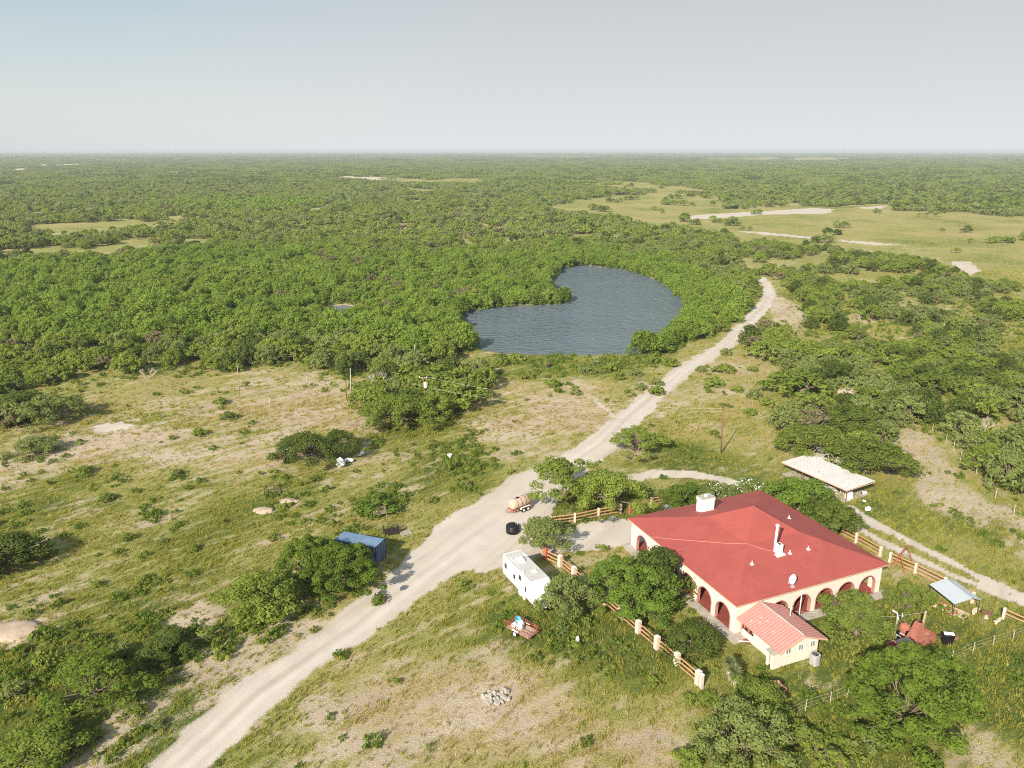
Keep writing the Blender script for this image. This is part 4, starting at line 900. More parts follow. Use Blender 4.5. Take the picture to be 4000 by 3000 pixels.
for si, (x, y, rz) in enumerate(sides):
    L_ = 2 * WO
    w = part('arcade_wall', M['cream'], house, lambda b: arcwall(b, L_ if si % 2 == 0 else L_ - .64, .32, [c if si % 2 == 0 else c - .32 for c in ARC]))
    if si % 2 == 0: xf(w, x, y, rz)
    else: xf(w, x + .32 * math.cos(rz), y + .32 * math.sin(rz), rz)
    for c in ARC:
        def trim(b):
            r0, r1 = 1.195, 1.31
            P = [(-r1, .12), (-r1, 1.35)] + [(-r1 * math.cos(a), 1.35 + r1 * math.sin(a)) for a in np.linspace(0, math.pi, 17)[1:-1]] + [(r1, 1.35), (r1, .12), (r0, .12), (r0, 1.35)] + \
                [(r0 * math.cos(a), 1.35 + r0 * math.sin(a)) for a in np.linspace(0, math.pi, 17)[1:-1]] + [(-r0, 1.35), (-r0, .12)]
            b.prism(P, 'y', -.035, .33)
        tr = part('arch_trim', M['trim'], w, trim); tr.location = (c if si % 2 == 0 else c - .32, 0, 0)
core = part('inner_wall', M['brick'], house, lambda b: b.box(-8.1, 8.1, -8.1, 8.1, .12, EZ - .21))
for (x, y, w_, h_, ax) in ((-6, -8.1, 1.1, 2.2, 0), (0, -8.1, 1.6, 2.2, 0), (5.5, -8.1, 1.1, 2.2, 0), (-8.1, -3, 1.1, 2.2, 1), (-8.1, 4.5, 1.1, 2.2, 1)):
    part('door', M['wood_rail_red'], house, (lambda b: b.box(x - w_ / 2, x + w_ / 2, y - .05, y + .03, .13, .13 + h_)) if ax == 0 else (lambda b: b.box(x - .05, x + .03, y - w_ / 2, y + w_ / 2, .13, .13 + h_)))
for (x, y, ax) in ((-3, -8.1, 0), (3, -8.1, 0), (-8.1, 1, 1), (-8.1, -6.2, 1)):
    part('window', M['glass'], house, (lambda b: b.box(x - .7, x + .7, y - .04, y + .02, 1.1, 2.2)) if ax == 0 else (lambda b: b.box(x - .04, x + .02, y - .7, y + .7, 1.1, 2.2)))
part('veranda_floor', M['tile_floor'], house, lambda b: b.box(-WO + .02, WO - .02, -WO + .02, WO - .02, -.1, .118))
def walk(b): b.box(-11.75, -WO + .01, -12.0, 11.0, -.1, .09); b.box(-WO + .012, 11.6, -11.75, -WO + .01, -.1, .088)
part('walkway', M['concrete'], house, walk)
# big chimney
cu, cv = -1.95, 6.75; cz = roofz(cu, cv)
def chim(b): b.box(cu - .95, cu + .95, cv - .6, cv + .6, cz - .6, cz + 1.55); b.box(cu - 1.0, cu + 1.0, cv - .65, cv + .65, cz + 1.55, cz + 1.95)
ch = part('chimney', M['white'], house, chim)
part('chimney_cap', M['concrete'], ch, lambda b: b.box(cu - 1.02, cu + 1.02, cv - .67, cv + .67, cz + 1.953, cz + 2.0))
part('flue_collar', M['white'], ch, lambda b: b.lathe([(.22, cz + 1.99), (.22, cz + 2.15), (.30, cz + 2.16), (.30, cz + 2.24), (.16, cz + 2.25)], 14, (cu, cv, 0)))
cu2, cv2, cz2 = roofhit(*cr1(1182, 668))
def chim2(b): b.box(cu2 - .3, cu2 + .3, cv2 - .3, cv2 + .3, cz2 - .3, cz2 + 1.25)
c2 = part('chimney', M['white'], house, chim2)
part('flashing', M['white'], c2, lambda b: b.prism([(cu2 - .62, cv2 - .5), (cu2 + .66, cv2 - .45), (cu2 + .6, cv2 + .5), (cu2 - .55, cv2 + .45)], 'z', cz2 - .25, cz2 + .02))
part('chimney_opening', M['black'], c2, lambda b: b.box(cu2 - .17, cu2 + .17, cv2 - .17, cv2 + .17, cz2 + 1.24, cz2 + 1.262))
part('flue_pipe', M['white'], c2, lambda b: b.tube([(cu2 - .28, cv2 + .42, cz2 - .2), (cu2 - .18, cv2 + .45, cz2 + 3.3)], [.14, .14], 10), True)
part('pipe_cowl', M['white'], c2, lambda b: b.lathe([(.16, cz2 + 3.25), (.22, cz2 + 3.35), (.22, cz2 + 3.5), (.08, cz2 + 3.62)], 10, (cu2 - .18, cv2 + .45, 0)))
for q in ((990, 745), (1263, 668), (1395, 638), (1257, 415)):
    a, b_, z = roofhit(*cr1(*q))
    def vent(b): b.tube([(a, b_, z - .15), (a, b_, z + .42)], .065, 8); b.prism([(a - .2, b_ - .16), (a + .2, b_ - .16), (a + .2, b_ + .16), (a - .2, b_ + .16)], 'z', z - .1, z + .06)
    part('roof_vent', M['white'], house, vent)
def cable(b):
    pts = []
    for q in ((250, 548), (420, 566), (600, 580), (780, 594), (955, 600), (1040, 628), (1100, 645), (1155, 656)):
        a, c, z = roofhit(*cr1(*q)); pts.append((a, c, z + .03))
    b.tube(pts, .035, 5)
part('roof_cable', M['trim'], house, cable)
part('downpipe', M['white'], house, lambda b: b.tube([(-1.6, -WO - .07, .1), (-1.6, -WO - .07, 3.55)], .06, 8))
# satellite dish on the roof edge
du, dv, dz = roofhit(*cr1(1280, 905))
sd = thing('satellite_dish', 'white satellite dish standing on the front edge of the red roof', 'satellite dish', HC + Vector((HU[0] * du + HV[0] * dv, HU[1] * du + HV[1] * dv, dz)), HR)
part('mast', M['ac_grey'], sd, lambda b: (b.tube([(0, 0, -.05), (0, 0, .5), (.05, .03, .75)], .035, 8), b.box(-.25, .25, -.2, .2, -.08, .04)))
def dish(b):
    n = 20; vs = []; rings = [(0, .0), (.2, .02), (.38, .07), (.5, .13)]
    q = Matrix.Rotation(R(-62), 4, 'Y') @ Matrix.Rotation(R(0), 4, 'X')
    for r, d in rings:
        for k in range(n): vs.append(q @ Vector((r * math.cos(6.283 * k / n) * 1.15, r * math.sin(6.283 * k / n) * .9, d)) + Vector((.05, 0, .85)))
    b.add(vs, [(i * n + k, i * n + (k + 1) % n, (i + 1) * n + (k + 1) % n, (i + 1) * n + k) for i in range(3) for k in range(n)])
part('reflector', M['white_rv'], sd, dish, True)
part('feed_arm', M['wood_grey'], sd, lambda b: (b.tube([(.05, 0, .5), (-.55, 0, .55)], .03, 6), b.tube([(0, 0, .06), (.75, .35, .1)], .03, 6), b.box(-.62, -.52, -.05, .05, .5, .62)))

# annex with pink tiled roof (in the frame of the house)
ann = thing('annex', 'small cream annex with faded pink tiled gable roof joined to the front of the house', 'annex', HC, HR)
AL, AR, AF, AB_, RU = -9.9, -5.1, -16.86, -10.60, -7.45
def gable(u): return 3.25 - abs(u - RU) * (.40 if u < RU else .38)
def annwall(b):
    b.prism([(AL, -.05), (AR, -.05), (AR, gable(AR) - .12), (RU, gable(RU) - .12), (AL, gable(AL) - .12)], 'y', AF, AF + .2)
    b.box(AL, AL + .2, AF + .203, -12.75, -.05, gable(AL) - .14); b.box(AR - .2, AR, AF + .203, AB_ - .02, -.05, gable(AR) - .14)
    b.box(AL + .203, AR - .203, -12.75, -12.55, -.05, 2.2); b.box(AL, AL + .18, -12.745, -10.9, -.05, .75)
part('wall', M['cream'], ann, annwall)
def annroof(b):
    n = 18
    for side in (0, 1):
        e = RU - 3.05 if side == 0 else RU + 3.15
        ys = np.linspace(AF - .42, AB_ - .03, 6 * n + 1); vs = []
        for i, yv in enumerate(ys):
            w = .07 * abs(math.sin(i * math.pi / 6)) ** .7 
            for t in np.linspace(0, 1, 7):
                u = RU + (e - RU) * t; vs.append((u, yv, gable(u) + w + .03 - .02 * ((t * 6) % 1)))
        b.add(vs, [(i * 7 + k, i * 7 + k + 1, (i + 1) * 7 + k + 1, (i + 1) * 7 + k) for i in range(6 * n) for k in range(6)])
        b.prism([(RU, gable(RU) - .06), (e, gable(e) - .06), (e, gable(e) - .02), (RU, gable(RU) - .02)], 'y', AF - .40, AB_ - .03)
ar = part('roof', M['tile_pink'], ann, annroof)
part('ridge_cap', M['concrete'], ar, lambda b: b.tube([(RU, AF - .43, gable(RU) + .06), (RU, AB_ - .05, gable(RU) + .06)], .1, 8))
part('bargeboard', M['fascia'], ar, lambda b: (b.prism([(RU, gable(RU) - .16), (RU - 3.05, gable(RU - 3.05) - .16), (RU - 3.05, gable(RU - 3.05) + .01), (RU, gable(RU) + .01)], 'y', AF - .45, AF - .405), b.prism([(RU, gable(RU) - .16), (RU + 3.15, gable(RU + 3.15) - .16), (RU + 3.15, gable(RU + 3.15) + .01), (RU, gable(RU) + .01)], 'y', AF - .45, AF - .405)))
part('broken_tile_patch', M['concrete'], ar, lambda b: [b.add([(RU - d0, y0, gable(RU - d0) + .085), (RU - d0 - .3, y0, gable(RU - d0 - .3) + .085), (RU - d0 - .3, y0 + .45, gable(RU - d0 - .3) + .085), (RU - d0, y0 + .45, gable(RU - d0) + .085)], [(0, 1, 2, 3)]) for d0, y0 in ((1.2, -12.6), (1.75, -13.1), (1.1, -13.5), (2.2, -12.4), (1.6, -15.1))])
for u in (-9.0, -7.4, -5.85):
    w = part('window', M['grey_glass'], ann, lambda b: b.box(u - .28, u + .28, AF - .01, AF + .01, 1.35, 1.98))
    part('frame', M['white'], w, lambda b: (b.box(u - .33, u - .28, AF - .03, AF - .002, 1.3, 2.03), b.box(u + .28, u + .33, AF - .03, AF - .002, 1.3, 2.03), b.box(u - .28, u + .28, AF - .03, AF - .002, 1.3, 1.35), b.box(u - .28, u + .28, AF - .03, AF - .002, 1.98, 2.03), b.box(u - .025, u + .025, AF - .03, AF - .012, 1.35, 1.98)))
part('porch_post', M['wood_rail_red'], ann, lambda b: b.box(AL + .02, AL + .16, -10.95, -10.8, .0, 2.2)); part('porch_post', M['wood_rail_red'], ann, lambda b: b.box(AL + .02, AL + .16, -12.0, -11.86, .75, 2.2))
part('door', M['wood_rail_red'], ann, lambda b: b.box(-8.4, -7.5, -12.545, -12.50, 0, 2.05))
part('porch_floor', M['tile_floor'], ann, lambda b: b.box(AL - .5, AR - .21, -12.54, -11.76, -.05, .10))
def closet(b):
    x0, x1, y0, y1 = AL - 1.0, AL - .003, AF, AF + .95
    b.box(x0, x1, y0, y0 + .12, -.05, 1.75); b.box(x0, x1, y1 - .12, y1, -.05, 1.75); b.box(x0, x0 + .12, y0 + .123, y0 + .3, -.05, 1.7); b.box(x0, x0 + .12, y1 - .3, y1 - .123, -.05, 1.7)
cl_ = part('closet', M['cream'], ann, closet)
part('closet_roof', M['concrete'], cl_, lambda b: b.prism([(AL - 1.12, 1.72), (AL - .01, 1.92), (AL - .01, 2.0), (AL - 1.12, 1.8)], 'y', AF - .08, AF + 1.03))
part('boiler', M['white_rv'], cl_, lambda b: b.lathe([(.22, .1), (.22, 1.4), (.1, 1.5)], 14, (AL - .55, AF + .47, 0)))
part('vent_pipe', M['white'], ann, lambda b: b.tube([(-5.6, -13.2, 2.3), (-5.6, -13.2, 3.55), (-5.2, -13.0, 3.62), (-4.9, -12.9, 3.35)], .06, 8), True)
part('drain_pipe', M['white'], ann, lambda b: b.tube([(AL - 1.1, -11.9, .14), (AL + .0, -12.6, .2)], .07, 8), True)

# air conditioner and other yard pieces
ac = thing('air_conditioner', 'grey round cornered air conditioning unit beside the annex gable', 'air conditioner', at(3180, 2592), HR)
part('cabinet', M['ac_grey'], ac, lambda b: b.prism([(x_, y_) for x_, y_ in [(-.42 + .1 * (1 - math.cos(0)), -.42)]] and [(.46 * math.copysign(abs(math.cos(t)) ** .6, math.cos(t)), .46 * math.copysign(abs(math.sin(t)) ** .6, math.sin(t))) for t in np.linspace(0, 6.283, 25)[:-1]], 'z', .0, 1.15))
part('fan_opening', M['black'], ac, lambda b: b.lathe([(.34, 1.152), (.34, 1.17), (.30, 1.172), (.05, 1.16)], 20)); part('fan_grille', M['ac_grey'], ac, lambda b: [b.tube([(-.34, y_, 1.18), (.34, y_, 1.18)], .008, 4) for y_ in (-.2, -.1, 0, .1, .2)])
part('louvres', M['steel_dark'], ac, lambda b: [b.prism([(.463 * math.copysign(abs(math.cos(t)) ** .6, math.cos(t)), .463 * math.copysign(abs(math.sin(t)) ** .6, math.sin(t))) for t in np.linspace(0, 6.283, 25)[:-1]], 'z', z, z + .02) for z in (.25, .4, .55, .7, .85, 1.0)])
def yucca(px, py, h, hs, label, seed):
    g = random.Random(seed); t = thing('yucca', label, 'yucca', at(px, py), 0); top = Vector((g.uniform(-.3, .3), g.uniform(-.2, .2), h))
    part('trunk', M['bark_pale'], t, lambda b: b.tube([(0, 0, -.1), top * .5 + Vector((.05, 0, 0)), top], [.20, .16, .13], 8), True)
    def leaves(b):
        for _ in range(220):
            a = g.random() * 6.283; e = g.uniform(-.9, 1.4); l = hs * g.uniform(.75, 1.1); d = Vector((math.cos(a) * math.cos(e), math.sin(a) * math.cos(e), math.sin(e))); s = d.cross(Vector((0, 0, 1))).normalized() * .045
            o = top + d * .08; b.add([o - s, o + s, o + d * l * .6 + s * .9 - Vector((0, 0, .03)), o + d * l - Vector((0, 0, .1)), o + d * l * .6 - s * .9 - Vector((0, 0, .03))], [(0, 1, 2, 3, 4)])
    part('leaf_head', M['leaf_yucca'], t, leaves)
    def skirt(b):
        for _ in range(34):
            a = g.random() * 6.283; l = hs * g.uniform(.7, 1.2); f = g.uniform(.55, .98); o = top * f; d = Vector((math.cos(a) * .45, math.sin(a) * .45, -1)).normalized(); s = Vector((-math.sin(a), math.cos(a), 0)) * .05
            b.add([o - s, o + s, o + d * l + s * .3, o + d * l - s * .3], [(0, 1, 2, 3)])
    part('dead_skirt', M['bark_pale'], t, skirt)
yucca(2850, 2655, 2.0, .75, 'taller thin yucca leaning left, in the yard below the annex', 3); yucca(2872, 2695, 2.0, .85, 'thicker yucca with fuller green head in front of the thin one', 8)
def agave(px, py, r, label, seed):
    g = random.Random(seed); t = thing('agave', label, 'agave', at(px, py), 0)
    def lv(b):
        for k in range(34):
            a = k * 2.4; e = .15 + 1.25 * (k / 34); l = r * (1.1 - .3 * k / 34); d = Vector((math.cos(a) * math.cos(e), math.sin(a) * math.cos(e), math.sin(e))); s = Vector((-math.sin(a), math.cos(a), 0)) * r * .11
            b.add([d * .05 - s * .6, d * .05 + s * .6, d * l * .5 + s + Vector((0, 0, .02)), d * l, d * l * .5 - s + Vector((0, 0, .02))], [(0, 1, 2, 3, 4)])
    part('leaf_rosette', M['agave'], t, lv)
agave(2393, 2036, .95, 'blue grey agave between the rail fence and the left roof corner', 1); agave(2603, 1990, .9, 'blue grey agave next to the rail fence above the chimney side of the roof', 2); agave(2350, 2040, .6, 'smaller greener agave left of the blue grey one', 3)

# ------------------------------------------------------------------ rail fences
def railfence(name_label, posts, post='thin', rails=3, railmat='wood_rail', h=1.35, skip=()):
    P = [at(*q) for q in posts]; t = thing('rail_fence', name_label, 'fence', P[0], 0)
    for i, p in enumerate(P):
        o = p - P[0]; d = (P[min(i + 1, len(P) - 1)] - P[max(i - 1, 0)]); a = math.atan2(d.y, d.x); w = .25 if post == 'thick' else .13; hh = h + (.28 if post == 'thick' else .12)
        def pst(b):
            b.box(-w, w, -w, w, -.2, hh - .06); b.add([(-w, -w, hh - .06), (w, -w, hh - .06), (w, w, hh - .06), (-w, w, hh - .06), (0, 0, hh + (.06 if post == 'thick' else .03))], [(0, 1, 4), (1, 2, 4), (2, 3, 4), (3, 0, 4)])
        q = part('post', M['post_cream'] if i not in skip else M['wood_rail_red'], t, pst); q.location = o; q.rotation_euler = (0, 0, a)
    for i in range(len(P) - 1):
        a, b2 = P[i] - P[0], P[i + 1] - P[0]; d = (b2 - a).normalized(); w = .26 if post == 'thick' else .14; n = Vector((-d.y, d.x, 0)) * .03
        for k in range(rails):
            z = h * (.92 - .36 * k) * (1 if rails == 3 else 1)
            def rl(b):
                s, e = a + d * w, b2 - d * w; zz = Vector((0, 0, z)); hh = Vector((0, 0, .075))
                b.add([s - n + zz - hh, e - n + zz - hh, e + n + zz - hh, s + n + zz - hh, s - n + zz + hh, e - n + zz + hh, e + n + zz + hh, s + n + zz + hh], [(0, 3, 2, 1), (4, 5, 6, 7), (0, 1, 5, 4), (1, 2, 6, 5), (2, 3, 7, 6), (3, 0, 4, 7)])
            part('rail', M[railmat], t, rl)
    return t
def spaced(p0, p1, n):
    a, b = at(*p0), at(*p1); return [to_px(*(a.lerp(b, i / n))) for i in range(n + 1)]
railfence('orange rail fence with thick white posts running from the trailer to the front yard corner', [(2131, 2185)] + spaced((2188, 2212), (2726, 2672), 8), 'thick', 3, 'wood_rail', 1.35, (0,))
railfence('orange rail fence with thin white posts left of the garden gate, behind the agaves', [(2150, 2052), (2245, 2040), (2337, 2020), (2424, 2004)], 'thin', 3)
railfence('orange rail fence with thin white posts right of the garden gate, running to the oleanders', [(2459, 2008), (2542, 1978), (2623, 1960), (2690, 1942)], 'thin', 3, skip=(0,))
railfence('orange rail fence with white posts along the right rear side of the house', [(3262, 2078), (3343, 2120), (3437, 2174)], 'thin', 3)
railfence('orange rail fence with white posts behind the red swing frame and the small shelter', [(3475, 2196), (3574, 2240), (3688, 2296), (3797, 2355)], 'thin', 3)
railfence('short orange rail fence with one white post at the right edge of the photo', [(3918, 2418), (4030, 2468), (4150, 2520)], 'thin', 2)
gp_ = thing('gate_post', 'white square gate post standing close to the front yard fence end', 'post', at(2738, 2690), HR); part('post_shaft', M['post_cream'], gp_, lambda b: b.box(-.16, .16, -.16, .16, -.2, 1.65)); part('post_cap', M['white'], gp_, lambda b: b.add([(-.2, -.2, 1.652), (.2, -.2, 1.652), (.2, .2, 1.652), (-.2, .2, 1.652), (0, 0, 1.78)], [(0, 1, 4), (1, 2, 4), (2, 3, 4), (3, 0, 4), (3, 2, 1, 0)]))
def wirefence(label, posts, h=1.25, strands=3, thick=.05):
    P = [at(*q) for q in posts]; t = thing('wire_fence', label, 'fence', P[0], 0)
    for i, p in enumerate(P):
        g = random.Random(i); part('post', M['wood_grey'], t, lambda b: b.tube([p - P[0] - Vector((0, 0, .2)), p - P[0] + Vector((g.uniform(-.06, .06), g.uniform(-.06, .06), h * g.uniform(.92, 1.08)))], [thick, thick * .8], 6))
    for k in range(strands):
        part('wire', M['wire'], t, lambda b: b.tube([p - P[0] + Vector((0, 0, h * (.3 + .3 * k))) for p in P], .006, 3))
wirefence('thin wire fence on grey stakes along the thicket at the right', [(3640, 1690), (3695, 1734), (3723, 1762), (3752, 1794), (3781, 1824), (3812, 1854), (3846, 1890), (3887, 1948), (3960, 2012), (4060, 2080)], 1.7, 3, .06)
wirefence('thin wire fence on grey stakes below the yard, passing before the big round tree', [(2710, 2992), (2783, 2958), (3146, 2775), (3243, 2745), (3311, 2718)], 1.3, 3)
wirefence('thin wire fence on grey stakes behind the black smoker, at the right', [(3560, 2610), (3718, 2586), (3800, 2548), (3879, 2522), (3956, 2500), (4060, 2460)], 1.3, 3)
ps = thing('white_post', 'lone white post in the grass below the yuccas', 'post', at(2832, 2768), .3); part('post_shaft', M['white'], ps, lambda b: b.box(-.13, .13, -.13, .13, -.2, .92)); part('post_cap', M['concrete'], ps, lambda b: b.box(-.15, .15, -.15, .15, .922, .97))

# ------------------------------------------------------------------ travel trailer
def oriented(name, label, cat, p, q, **k):     # thing whose local x runs from p to q
    d = q - p; return thing(name, label, cat, (p + q) / 2 * 1, math.atan2(d.y, d.x), **k), d.length
P_, Q_ = at(1964, 2236, .6), at(2086, 2368, .6); P_.z = Q_.z = 0; d_ = (Q_ - P_).normalized(); n_ = Vector((-d_.y, d_.x, 0)) * 1.22
if n_.x < 0: n_ = -n_
rv, LV = oriented('travel_trailer', 'white travel trailer with grey roof parked beside the dirt yard', 'travel trailer', P_ + n_, Q_ + n_)
hl = LV / 2; YS = -1 if (Matrix.Rotation(rv.rotation_euler.z, 3, 'Z') @ Vector((0, 1, 0))).dot(n_) > 0 else 1   # near side of the body
prof = [(-hl + .12, .62), (-hl, .95), (-hl, 1.35), (-hl + .10, 3.05), (-hl + .22, 3.12), (hl - 1.15, 3.12), (hl - .75, 3.0), (hl - .35, 2.35), (hl - .12, 1.55), (hl, 1.1), (hl, .62)]
body = part('body', M['white_rv'], rv, lambda b: b.prism(prof, 'y', -1.22, 1.22))
part('roof', M['grey_roof'], rv, lambda b: b.box(-hl + .25, hl - 1.1, -1.14, 1.14, 3.122, 3.15))
for x_, z_, w_, h_ in ((-hl * .80, 1.95, .62, .55), (-hl * .22, 1.72, .5, .52), (hl * .05 + .35, 2.35, .5, .55), (hl * .48, 1.6, .34, .55)):
    w = part('window', M['glass'], rv, lambda b: b.box(x_ - w_ / 2, x_ + w_ / 2, YS * 1.222 - .015, YS * 1.222 + .015, z_ - h_ / 2, z_ + h_ / 2))
    part('frame', M['steel_dark'], w, lambda b: (b.box(x_ - w_ / 2 - .04, x_ + w_ / 2 + .04, YS * 1.222 - .012, YS * 1.222 + .012, z_ + h_ / 2, z_ + h_ / 2 + .04), b.box(x_ - w_ / 2 - .04, x_ + w_ / 2 + .04, YS * 1.222 - .012, YS * 1.222 + .012, z_ - h_ / 2 - .04, z_ - h_ / 2)))
part('skirt', M['wood_old'], rv, lambda b: b.box(-hl + .5, hl - .1, -1.12, 1.12, .42, .618))
part('side_stripe', M['ac_grey'], rv, lambda b: b.box(-hl + .15, hl * .55, YS * 1.222 - .006, YS * 1.222 + .006, 1.22, 1.25))
for x_ in (.55, 1.45):
    for s_ in (-1, 1): 
        wl = part('wheel', M['rubber'], rv, lambda b: b.tube([(x_, s_ * .95, .34), (x_, s_ * 1.17, .34)], .34, 16))
        part('wheel_cover', M['white_rv'], wl, lambda b: b.tube([(x_, s_ * 1.172, .36), (x_, s_ * 1.24, .36)], [.43, .40], 18))
def acunit(b): b.add([(-.55, -.4, 3.15), (.55, -.4, 3.15), (.55, .4, 3.15), (-.55, .4, 3.15), (-.40, -.32, 3.45), (.45, -.32, 3.45), (.45, .32, 3.45), (-.40, .32, 3.45)], [(4, 5, 6, 7), (0, 1, 5, 4), (1, 2, 6, 5), (2, 3, 7, 6), (3, 0, 4, 7)])
o = part('roof_air_conditioner', M['white_rv'], rv, acunit); o.location = (-hl * .42, 0, 0)
part('roof_hatch', M['white_rv'], rv, lambda b: b.box(hl * .25, hl * .25 + .5, -.3 * YS - .28, -.3 * YS + .28, 3.152, 3.30)); part('roof_vent', M['white_rv'], rv, lambda b: b.lathe([(.12, 3.15), (.12, 3.28), (.05, 3.3)], 10, (hl * .18, YS * .9, 0)))
part('antenna', M['white'], rv, lambda b: (b.tube([(-hl * .75, -YS * .8, 3.15), (-hl * .72, -YS * .8, 3.42), (-hl * .55, -YS * .95, 3.45)], .04, 6), b.box(-hl * .62, -hl * .48, -YS * .95 - .25, -YS * .95 + .25, 3.43, 3.5)), True)
part('rear_gutter', M['white'], rv, lambda b: b.box(-hl + .1, -hl + .2, -1.2, 1.2, 3.122, 3.17)); part('awning_rail', M['white'], rv, lambda b: b.tube([(-hl + .9, YS * .8, 3.17), (hl * -.1, YS * .8, 3.17)], .03, 5))
def hitch(b): b.tube([(hl - .3, -.7, .5), (hl + 1.1, 0, .5)], .05, 6); b.tube([(hl - .3, .7, .5), (hl + 1.1, 0, .5)], .05, 6); b.tube([(hl + .9, 0, .0), (hl + .9, 0, .95)], .045, 8)
part('hitch', M['steel_dark'], rv, hitch); part('gas_bottle_cover', M['white_rv'], rv, lambda b: b.lathe([(.36, .52), (.42, .6), (.42, 1.1), (.34, 1.2), (.06, 1.24)], 18, (hl + .48, YS * .15, 0)))
part('filler_cap', M['steel_dark'], rv, lambda b: b.tube([(hl - .75, YS * 1.22, .98), (hl - .75, YS * 1.235, .98)], .09, 10))

# blue shipping container
C0, C1 = at(1505, 2104, 2.6), at(1340, 2074, 2.6); C0.z = C1.z = 0; d_ = (C1 - C0).normalized(); n_ = Vector((d_.y, -d_.x, 0)); n_ = -n_ if n_.y > 0 else n_
ct = thing('shipping_container', 'blue corrugated shipping container half hidden by bright green trees', 'container', C0 + d_ * 3.03 + n_ * 1.22, math.atan2(-d_.y, -d_.x))   # +x end has the doors
def corr(b, w0, w1, z0, z1, y):  # corrugated wall along x
    n = 40; xs = np.linspace(w0, w1, n * 2); vs = []
    for i, x_ in enumerate(xs): o_ = .025 if (i // 2) % 2 else -.025; vs += [(x_, y + o_, z0), (x_, y + o_, z1)]
    b.add(vs, [(2 * i, 2 * i + 2, 2 * i + 3, 2 * i + 1) for i in range(2 * n - 1)])
def cbody(b):
    corr(b, -2.95, 2.95, .12, 2.5, 1.17); corr(b, -2.95, 2.95, .12, 2.5, -1.17); b.box(-3.03, -2.96, -1.2, 1.2, .1, 2.5); b.box(-3.0, 2.98, -1.15, 1.15, .02, .12)
    for x_ in (-3.03, 2.93):
        for y_ in (-1.22, 1.12): b.box(x_, x_ + .1, y_, y_ + .1, 0, 2.59)
    b.box(-2.93, 2.93, 1.12, 1.22, 2.48, 2.585); b.box(-2.93, 2.93, -1.22, -1.12, 2.48, 2.585); b.box(-2.93, 2.93, 1.12, 1.22, 0, .14); b.box(-2.93, 2.93, -1.22, -1.12, 0, .14)
part('body', M['blue_box'], ct, cbody)
def croof(b):
    n = 30; xs = np.linspace(-2.98, 2.98, n * 4); vs = []
    for i, x_ in enumerate(xs): z = 2.59 + (.03 if (i // 2) % 2 else 0); vs += [(x_, -1.11, z), (x_, 1.11, z)]
    b.add(vs, [(2 * i, 2 * i + 2, 2 * i + 3, 2 * i + 1) for i in range(4 * n - 1)])
part('roof', M['blue_roof'], ct, croof)
for s_ in (-1, 1):
    dr = part('door', M['blue_box'], ct, lambda b: b.box(2.94, 3.0, min(s_ * .02, s_ * 1.11), max(s_ * .02, s_ * 1.11), .14, 2.46))
    part('panel_rib', M['blue_roof'], dr, lambda b: [b.box(3.0, 3.02, s_ * y_ - .03, s_ * y_ + .03, .3, 2.35) for y_ in (.18, .5, .95)])
    for y_ in (.33, .75): part('lock_rod', M['ac_grey'], dr, lambda b: b.tube([(3.04, s_ * y_, .15), (3.04, s_ * y_, 2.5)], .02, 6))
part('red_sign', M['rust'], ct, lambda b: b.box(2.6, 2.92, -1.225 if ct.matrix_basis.to_3x3() @ Vector((0, -1, 0)) @ n_ > 0 else 1.20, -1.20 if ct.matrix_basis.to_3x3() @ Vector((0, -1, 0)) @ n_ > 0 else 1.225, 1.95, 2.3))

# tan water tank trailer
P_, Q_ = at(*cr2(285, 285), .0), at(*cr2(440, 225), .0)
tt, LT = oriented('tank_trailer', 'tan plastic tank on a small two axle trailer at the edge of the yard', 'tank trailer', P_, Q_)
part('tank', M['tank_tan'], tt, lambda b: b.tube([(-1.75, 0, 1.35), (-1.68, 0, 1.35), (-1.5, 0, 1.35), (1.5, 0, 1.35), (1.68, 0, 1.35), (1.75, 0, 1.35)], [.45, .66, .76, .76, .66, .45], 24), True)
for x_ in (-1.0, -.2, .6, 1.25): part('band', M['steel_dark'], tt, lambda b: b.tube([(x_ - .03, 0, 1.35), (x_ + .03, 0, 1.35)], .775, 24))
part('filler_lid', M['black'], tt, lambda b: b.lathe([(.24, 2.08), (.24, 2.17), (.1, 2.19)], 16, (-.55, 0, 0)))
part('chassis', M['rust'], tt, lambda b: (b.box(-1.8, 1.8, -.62, -.5, .5, .62), b.box(-1.8, 1.8, .5, .62, .5, .62), [b.box(x_, x_ + .1, -.5, .5, .5, .615) for x_ in (-1.7, -.6, .5, 1.6)], b.tube([(-1.8, .5, .55), (-2.7, 0, .5)], .05, 6), b.tube([(-1.8, -.5, .55), (-2.7, 0, .5)], .05, 6), [b.box(x_, x_ + .12, -.6, .6, .62, .72) for x_ in (-1.2, 0, 1.1)]))
for x_ in (-.1, .75):
    for s_ in (-1, 1):
        wl = part('wheel', M['rubber'], tt, lambda b: b.tube([(x_, s_ * .72, .36), (x_, s_ * .96, .36)], .36, 18)); part('rim', M['white'], wl, lambda b: b.tube([(x_, s_ * .955, .36), (x_, s_ * .975, .36)], .2, 12))
for s_ in (-1, 1): part('mudguard', M['white'], tt, lambda b: b.prism([(-.6, .6), (-.45, .8), (1.1, .8), (1.25, .6), (1.2, .6), (1.07, .76), (-.42, .76), (-.55, .6)], 'y', s_ * .84 - .14, s_ * .84 + .14))
part('pump', M['steel_dark'], tt, lambda b: (b.box(1.8, 2.15, -.25, .2, .75, 1.1), b.tube([(2.0, 0, 1.1), (2.0, 0, 1.5)], .06, 6)))
wt = thing('water_tank', 'squat round black plastic water tank on the dirt yard', 'water tank', at(2003, 2078), 0)
